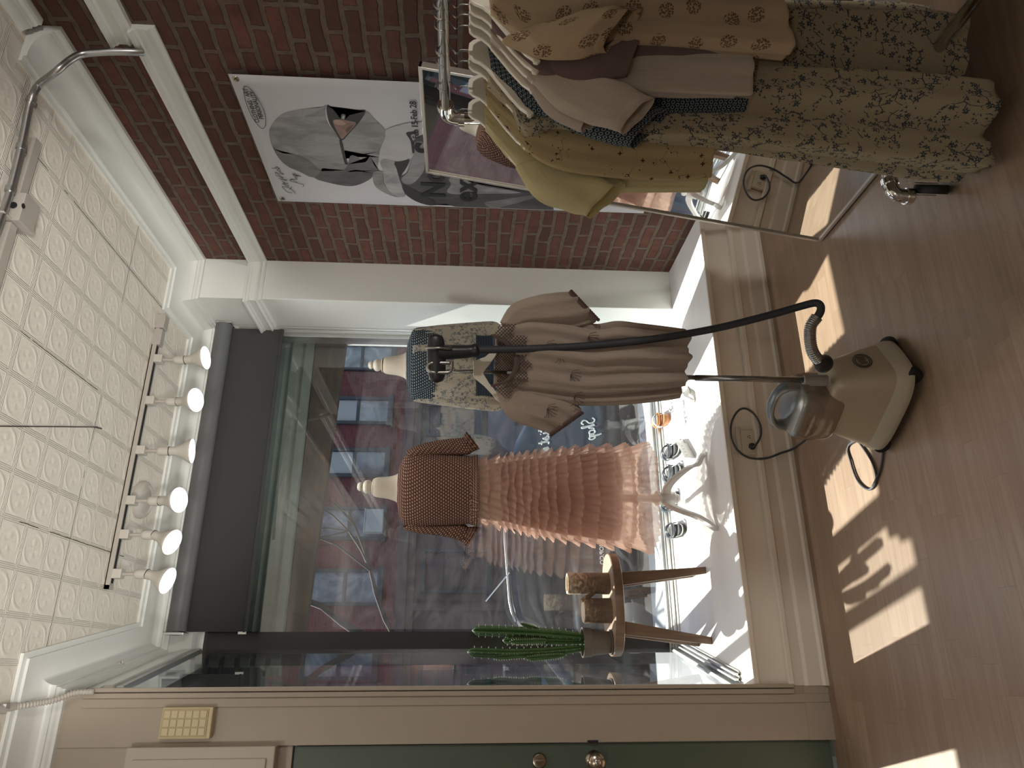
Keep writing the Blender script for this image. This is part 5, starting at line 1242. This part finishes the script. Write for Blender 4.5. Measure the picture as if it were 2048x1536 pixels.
# floral blouse, sash and denim skirt on the second form
fb = thing('floral_blouse', 'ivory blouse with blue flowers and a slate blue knit yoke on the dress form', 'blouse', onP(900,730,C2,NF))
B2 = [(815,695,815,766,.050),(818,684,818,778,.068),(822,672,822,788,.086),(828,662,827,797,.104),(836,657,836,800,.118),(875,654,875,804,.136),(915,653,915,808,.132),(945,660,945,800,.116),(962,668,962,796,.106)]
MB().loft(clothloft(B2, C2, n=30, fold=(12,.0,.006,0)), False, False, uv=True).build('body', M['c_floral2'], fb, smooth=180, solid=.002)
MB().loft(clothloft([(814,697,814,764,.055),(817,686,817,776,.073),(821,674,821,789,.090),(827,661,826.5,799,.108),(837,656,837,801,.123),(858,655,857,803,.136),(872,655,871,803,.141)], C2, n=22), False, False, uv=True).build('knit_yoke', M['c_yoke'], fb, smooth=180, solid=.003)
MB().loft(clothloft([(826,658,842,668,.050),(845,655,860,672,.062),(890,650,900,676,.072),(940,646,950,680,.074),(985,644,985,682,.060),(1000,650,1000,676,.045)], C2, n=18, K=44, fold=(7,.001,.009,0)), False, False, uv=True).build('sleeve', M['c_floral2'], fb, smooth=180, solid=.002)
MB().loft(clothloft([(842,790,827,802,.050),(860,788,848,806,.062),(905,786,895,812,.072),(950,784,945,818,.074),(990,788,990,822,.060),(1004,794,1004,816,.045)], C2, n=18, K=44, fold=(7,.001,.009,1)), False, False, uv=True).build('sleeve', M['c_floral2'], fb, smooth=180, solid=.002)
ss_ = thing('waist_sash', 'dark navy sash tied round the waist of the floral blouse', 'sash', onP(970,730,C2,NF))
MB().loft(clothloft([(952,664,952,798,.124),(966,667,966,796,.118),(984,667,984,797,.122)], C2, n=8, fold=(5,.003,.004,0)), False, False, uv=True).build('band', M['c_sash'], ss_, smooth=180, solid=.003)
dn = thing('denim_skirt', 'blue denim skirt below the sash, mostly hidden by the brown gauze blouse', 'skirt', onP(1100,735,C2,NF))
MB().loft(clothloft([(978,670,978,794,.112),(1000,664,1000,802,.122),(1040,661,1040,808,.136),(1110,664,1110,806,.140),(1200,668,1200,804,.142),(1262,672,1262,802,.142)], C2, n=22, fold=(5,.001,.008,0)), False, False, uv=True).build('panel', M['c_denim'], dn, smooth=180, solid=.003)
for yy in (700,770):
    p = onP(1030,yy,C2,NF)-NF*.146; MB().obox(p, EF, (0,0,1), NF, .085, .10, .004).build('pocket', M['c_denim'], dn, bevel=.002)
# ------------------------------------------------------------------ stool table and the things on it
ST = V((.289,3.50,0)); zs = .742
tb = thing('stool_table', 'low walnut-coloured stool table with an oval top in the window', 'table', (ST.x,ST.y,ZP))
def oval(z, rx, ry, K=64, p=2.3): return [V((ST.x+math.copysign(abs(math.cos(t))**(2/p), math.cos(t))*rx, ST.y+math.copysign(abs(math.sin(t))**(2/p), math.sin(t))*ry, z)) for t in [2*pi*k/K for k in range(K)]]
MB().loft([oval(zs-.043,.226,.150), oval(zs-.040,.231,.155), oval(zs-.004,.233,.157), oval(zs-.0002,.229,.153)]).build('tabletop', [M['stoolwood']], tb, smooth=50)
MB().loft([oval(zs-.0015,.228,.152), oval(zs,.228,.152)]).build('top_surface', M['stooltop'], tb)
for (tx, ty), (fx, fy) in (((.395,3.445),(.432,3.405)),((.180,3.445),(.121,3.415)),((.395,3.565),(.440,3.610)),((.180,3.565),(.118,3.615))):
    T_, F_ = V((tx,ty,zs-.04)), V((fx,fy,ZP)); rows = []
    for c, hw, hd_2 in ((F_,.0155,.013),(F_.lerp(T_,.5),.022,.017),(T_,.030,.021)): rows.append([c+V((sx*hw,sy*hd_2,0)) for sx, sy in ((-1,-1),(1,-1),(1,1),(-1,1))])
    MB().loft(rows).build('leg', M['stoolwood'], tb, bevel=.002)
lv = thing('log_vase', 'tall hollow birch log vase with a side twig on the stool table', 'vase', (.378,3.475,zs))
c = V((.378,3.478,zs)); rl = random.Random(3)
def logring(c, r, z, sd, K=40): return [c + V((0,0,z)) + V((math.cos(2*pi*k/K), math.sin(2*pi*k/K), 0))*(r*(1+.025*math.sin(3*2*pi*k/K+sd)+.012*math.sin(7*2*pi*k/K+sd*2))) for k in range(K)]
ORG[lv] = V((c.x,c.y,zs)); lv.location = ORG[lv]
MB().loft([logring(c,.050,0,1), logring(c,.049,.10,1.1), logring(c,.050,.19,1.2), logring(c,.047,.197,1.2), logring(c,.038,.196,1.2)], True, False).build('bark', M['bark'], lv, smooth=50)
MB().loft([logring(c,.047,.1975,1.2), logring(c,.037,.197,1.2), logring(c,.036,.06,1.2)], False, True).build('bored_wood', M['endgrain'], lv, smooth=40)
MB().tube([c+V((-.040,-.02,.075)), c+V((-.062,-.035,.105)), c+V((-.080,-.042,.138))], [.011,.0105,.009], 10).build('twig', M['bark'], lv, smooth=50)
c = V((.255,3.462,zs))
lg = thing('birch_log', 'short solid birch log standing on the stool table between vase and cactus', 'log', c)
MB().loft([logring(c,.056,0,2.2), logring(c,.055,.07,2.3), logring(c,.056,.124,2.4), logring(c,.053,.128,2.4)]).build('bark', M['bark'], lg, smooth=50)
MB().loft([logring(c,.0535,.1275,2.4), logring(c,.053,.1292,2.4)]).build('cut_end', M['endgrain'], lg)
c = V((.118,3.475,zs))
pt = thing('cactus_pot', 'grey-brown clay pot with a tall ribbed green cactus on the stool table', 'potted cactus', c)
MB().lathe([(0,.0),(.046,.0),(.048,.004),(.058,.085),(.0625,.088),(.066,.124),(.0665,.128),(.061,.128),(.058,.110),(0,.108)], c+V((0,0,.008)), (0,0,1), 44).build('pot', M['pot'], pt, smooth=40)
MB().lathe([(0,0),(.050,0),(.056,.006),(.056,.009),(.05,.008),(0,.008)], c, (0,0,1), 36).build('saucer', M['pot'], pt, smooth=40)
MB().lathe([(0,0),(.057,0),(.055,.006),(0,.009)], c+V((0,0,.117)), (0,0,1), 30).build('soil', M['soil'], pt)
spn = {}
def stem(base, top_, r, ribs=5, par=pt, bend=(0,0), tip=.05, ph=.0):
    base, top_ = V(base), V(top_); rows = []; n = 34; sp = MB()
    for i in range(n+1):
        f = i/n; p = base.lerp(top_, f) + V((bend[0],bend[1],0))*math.sin(pi*f); rr = r*min(1, (.55+f*2.2))*min(1, ((1-f)/tip)**.5 if f > 1-tip else 1)
        rr = max(rr, .002); K = ribs*8; ring = []
        for k in range(K):
            t = 2*pi*k/K+ph; q = .52+.48*abs(math.cos(ribs*(t-ph)/2))**1.3
            ring.append(p + V((math.cos(t), math.sin(t), 0))*rr*q)
        rows.append(ring)
        if i % 2 == 0 and .05 < f < .99:
            for k in range(ribs):
                t = 2*pi*k/ribs+ph; d_ = V((math.cos(t), math.sin(t), 0)); o_ = p + d_*rr*.99
                for w_ in (-.35,.35): 
                    e_ = o_ + (d_ + V((-d_.y,d_.x,0))*w_ + V((0,0,w_*.6)))*.0095; s__ = d_.cross(V((0,0,1)))*.0011
                    sp.add([o_-s__, o_+s__, e_, o_+V((0,0,.001))], [(0,1,2),(1,3,2),(3,0,2)])
    s_ = MB().loft(rows).build('stem', M['cactus'], par, smooth=70)
    stuff(sp.build('spines', M['spine'], s_)); return s_
z0 = zs+.118
stem(c+V((.025,-.008,.118)), c+V((.052,-.010,.64)), .0235, 5, bend=(.006,0), ph=.3)
stem(c+V((-.022,-.006,.118)), c+V((-.040,-.015,.66)), .0215, 5, bend=(-.014,0), ph=.9)
stem(c+V((.004,.015,.118)), c+V((.010,.010,.50)), .019, 5, ph=.1)
for b0, b1, r in (((-.050,-.015,.36),(-.062,-.02,.55),.015),((-.052,-.018,.22),(-.066,-.03,.40),.016),((.010,-.018,.30),(.004,-.024,.47),.015),((.060,-.006,.34),(.082,-.01,.42),.011)): stem(c+V(b0), c+V(b1), r, 4, tip=.2, ph=.5)
# ------------------------------------------------------------------ sandals
M['strap'] = plain('black_strap_leather', (.03,.032,.036), .3); M['strapgrey'] = plain('grey_blue_strap', (.13,.15,.17), .35)
M['sole'] = plain('black_sole', (.025,.028,.03), .6); M['welt'] = plain('white_midsole', (.72,.72,.70), .55); M['tan'] = plain('tan_leather', (.48,.20,.07), .5); M['silver'] = plain('pale_blue_leather', (.52,.60,.62), .45)
def sandal(label, toe, heel, mats=('sole','welt','strap','strapgrey'), grp='sandals along the window', th=.030):
    T_, H_ = V((*toe,ZP)), V((*heel,ZP)); d_ = (T_-H_); L = d_.length; d_ = d_.normalized(); s_ = V((-d_.y,d_.x,0))
    sn = thing('sandal', label, 'sandal', (T_+H_)/2, grp)
    def foot(z, k=1.0, K=40):
        out = []
        for q in range(K):
            t = 2*pi*q/K; u = math.cos(t); w_ = .031+.010*(u*.5+.5) - .006*math.exp(-((u+.1)/.3)**2)
            out.append(H_ + d_*(L*.5+L*.5*math.copysign(abs(u)**.85, u)*k) + s_*(math.copysign(abs(math.sin(t))**.8, math.sin(t))*w_*k) + V((0,0,z)))
        return out
    MB().loft([foot(.0), foot(.002), foot(th*.55)]).build('outsole', M[mats[0]], sn, smooth=40)
    MB().loft([foot(th*.55,1.01), foot(th*.75,1.015)]).build('midsole', M[mats[1]], sn, smooth=40)
    MB().loft([foot(th*.75,1.0), foot(th,.97)]).build('footbed', M[mats[0]], sn, smooth=40)
    def strap(u0, u1, w_, m, hgt, nm='strap'):
        rows = []
        for k in range(15):
            t = pi*k/14; u = u0+(u1-u0)*k/14; ww = .039
            c = H_ + d_*L*u + s_*(-math.cos(t)*ww) + V((0,0,th*.8+math.sin(t)**.8*hgt)); rows.append([c-d_*w_/2, c+d_*w_/2])
        MB().grid(rows).build(nm, M[m], sn, smooth=180, solid=.003)
    strap(.80,.58,.038,mats[2],.042); strap(.58,.82,.036,mats[3],.045); strap(.50,.46,.030,mats[2],.052)
    rows = []
    for k in range(21):
        t = pi*(-.5+k/20*1.0)+pi; u = .22+.20*math.cos(t); rows.append([H_ + d_*L*(.16+.22*(1+math.cos(t))*.9) + s_*math.sin(t)*.036 + V((0,0,th+z_+.020)) for z_ in (0,.016)])
    MB().grid(rows).build('heel_strap', M[mats[3]], sn, smooth=180, solid=.003)
    MB().tube([H_ + d_*L*.47 + s_*.041 + V((0,0,th+.022)), H_ + d_*L*.47 + s_*.045 + V((0,0,th+.022))], .006, 8).build('buckle', M['chrome'], sn)
    return sn
sandal('black and grey strappy sandal, nearer the garment steamer of the pair by the price card', (1.105,3.80), (1.080,3.575))
sandal('black and grey strappy sandal beside the first, nearer the dress form leg', (.985,3.815), (.970,3.585))
sandal('black strappy sandal left of the dress form hub, next to the stool table', (.690,3.845), (.668,3.635))
sandal('black sandal half hidden behind the dress form hub', (.835,3.90), (.860,3.70))
sandal('tan and pale blue leather sandal showing below the brown gauze blouse', (1.335,3.915), (1.300,3.735), ('tan','tan','silver','tan'))
M['card'] = plain('white_card', (.78,.78,.77), .7)
pc = thing('price_card', 'small folded white card standing in front of the black sandals', 'card', (.98,3.44,ZP))
a1, a2 = V((1.075,3.478,ZP)), V((.965,3.372,ZP)); tp = V((.01,.018,.052))
MB().add([a1,a2,a2+tp,a1+tp], [(0,1,2,3)]).add([a1+V((.045,.075,0)),a2+V((.045,.075,0)),a2+tp,a1+tp], [(0,1,2,3)]).build('leaf', M['card'], pc, solid=.0012)
b = MB()
for k in range(4):
    p = a1.lerp(a2, .2+.2*k)+tp*.55-V((.0016,.0012,0)); dd = (a2-a1).normalized(); b.tube([p-dd*.008, p+V((0,0,.010)), p+dd*.008-V((0,0,.004))], .0008, 4)
b.build('drawing', M['black'], pc)
# ------------------------------------------------------------------ light
sd = bpy.data.lights.new('sun', 'SUN'); so = bpy.data.objects.new('sun', sd); COL.objects.link(so)
d = V((.222,-1.0,-1.30)).normalized(); so.rotation_euler = d.to_track_quat('-Z', 'Y').to_euler()
sd.energy = 12; sd.color = (1.0,.93,.82); sd.angle = math.radians(.55)
w = bpy.data.worlds.new('world'); SC.world = w; w.use_nodes = True; nt = w.node_tree; nt.nodes.clear()
ow = nt.nodes.new('ShaderNodeOutputWorld'); bg = nt.nodes.new('ShaderNodeBackground'); sk = nt.nodes.new('ShaderNodeTexSky')
sk.sky_type = 'NISHITA'; sk.sun_disc = False; sk.sun_elevation = math.radians(51); sk.sun_rotation = math.atan2(-.222, 1.0); sk.air_density = 1.2; sk.dust_density = 1.5
nt.links.new(sk.outputs[0], bg.inputs[0]); bg.inputs[1].default_value = .22; nt.links.new(bg.outputs[0], ow.inputs[0])
def lamp(name, loc, power, r=.05, col=(1,.95,.88), spot=None):
    l = bpy.data.lights.new(name, 'SPOT' if spot else 'POINT'); l.energy = power; l.color = col; l.shadow_soft_size = r
    o = bpy.data.objects.new(name, l); COL.objects.link(o); o.location = loc
    if spot: l.spot_size = math.radians(spot); l.spot_blend = .6
    return o
# lamps of the window track, then unseen fill lights added further back
for x in (1.42,1.203,.958,.723,.57,.40): lamp('track_lamp_light', (x,3.32,2.675), 5.0, .05, (1,.97,.95), 150)
for x, y, p_ in ((1.86,-1.0,75),(-1.5,-1.6,26),(-.55,2.05,5)): lamp('shop_lamp_light', (x,y,1.80 if x > 1 else 2.55), p_, .06, (1,.95,.89))
# two unseen spots added further back to brighten the tin ceiling
for x, y, p_ in ((-.35,-1.5,300),(-.9,-1.0,280)):
    o = lamp('uplighter_light', (x,y,.85), p_, .18, (1,.96,.90), 30); o.rotation_euler = (V((.9,2.7,3.1))-V((x,y,.85))).to_track_quat('-Z','Y').to_euler()
SC.view_settings.view_transform = 'Standard'; SC.view_settings.look = 'None'; SC.view_settings.exposure = 0.30; SC.view_settings.gamma = 1.0; SC.view_settings.use_curve_mapping = False
SC.cycles.use_denoising = True
SC.cycles.max_bounces = 12; SC.cycles.transparent_max_bounces = 24; SC.cycles.diffuse_bounces = 6; SC.cycles.glossy_bounces = 6
SC.cycles.sample_clamp_indirect = 6
SC.cycles.caustics_reflective = False; SC.cycles.caustics_refractive = False
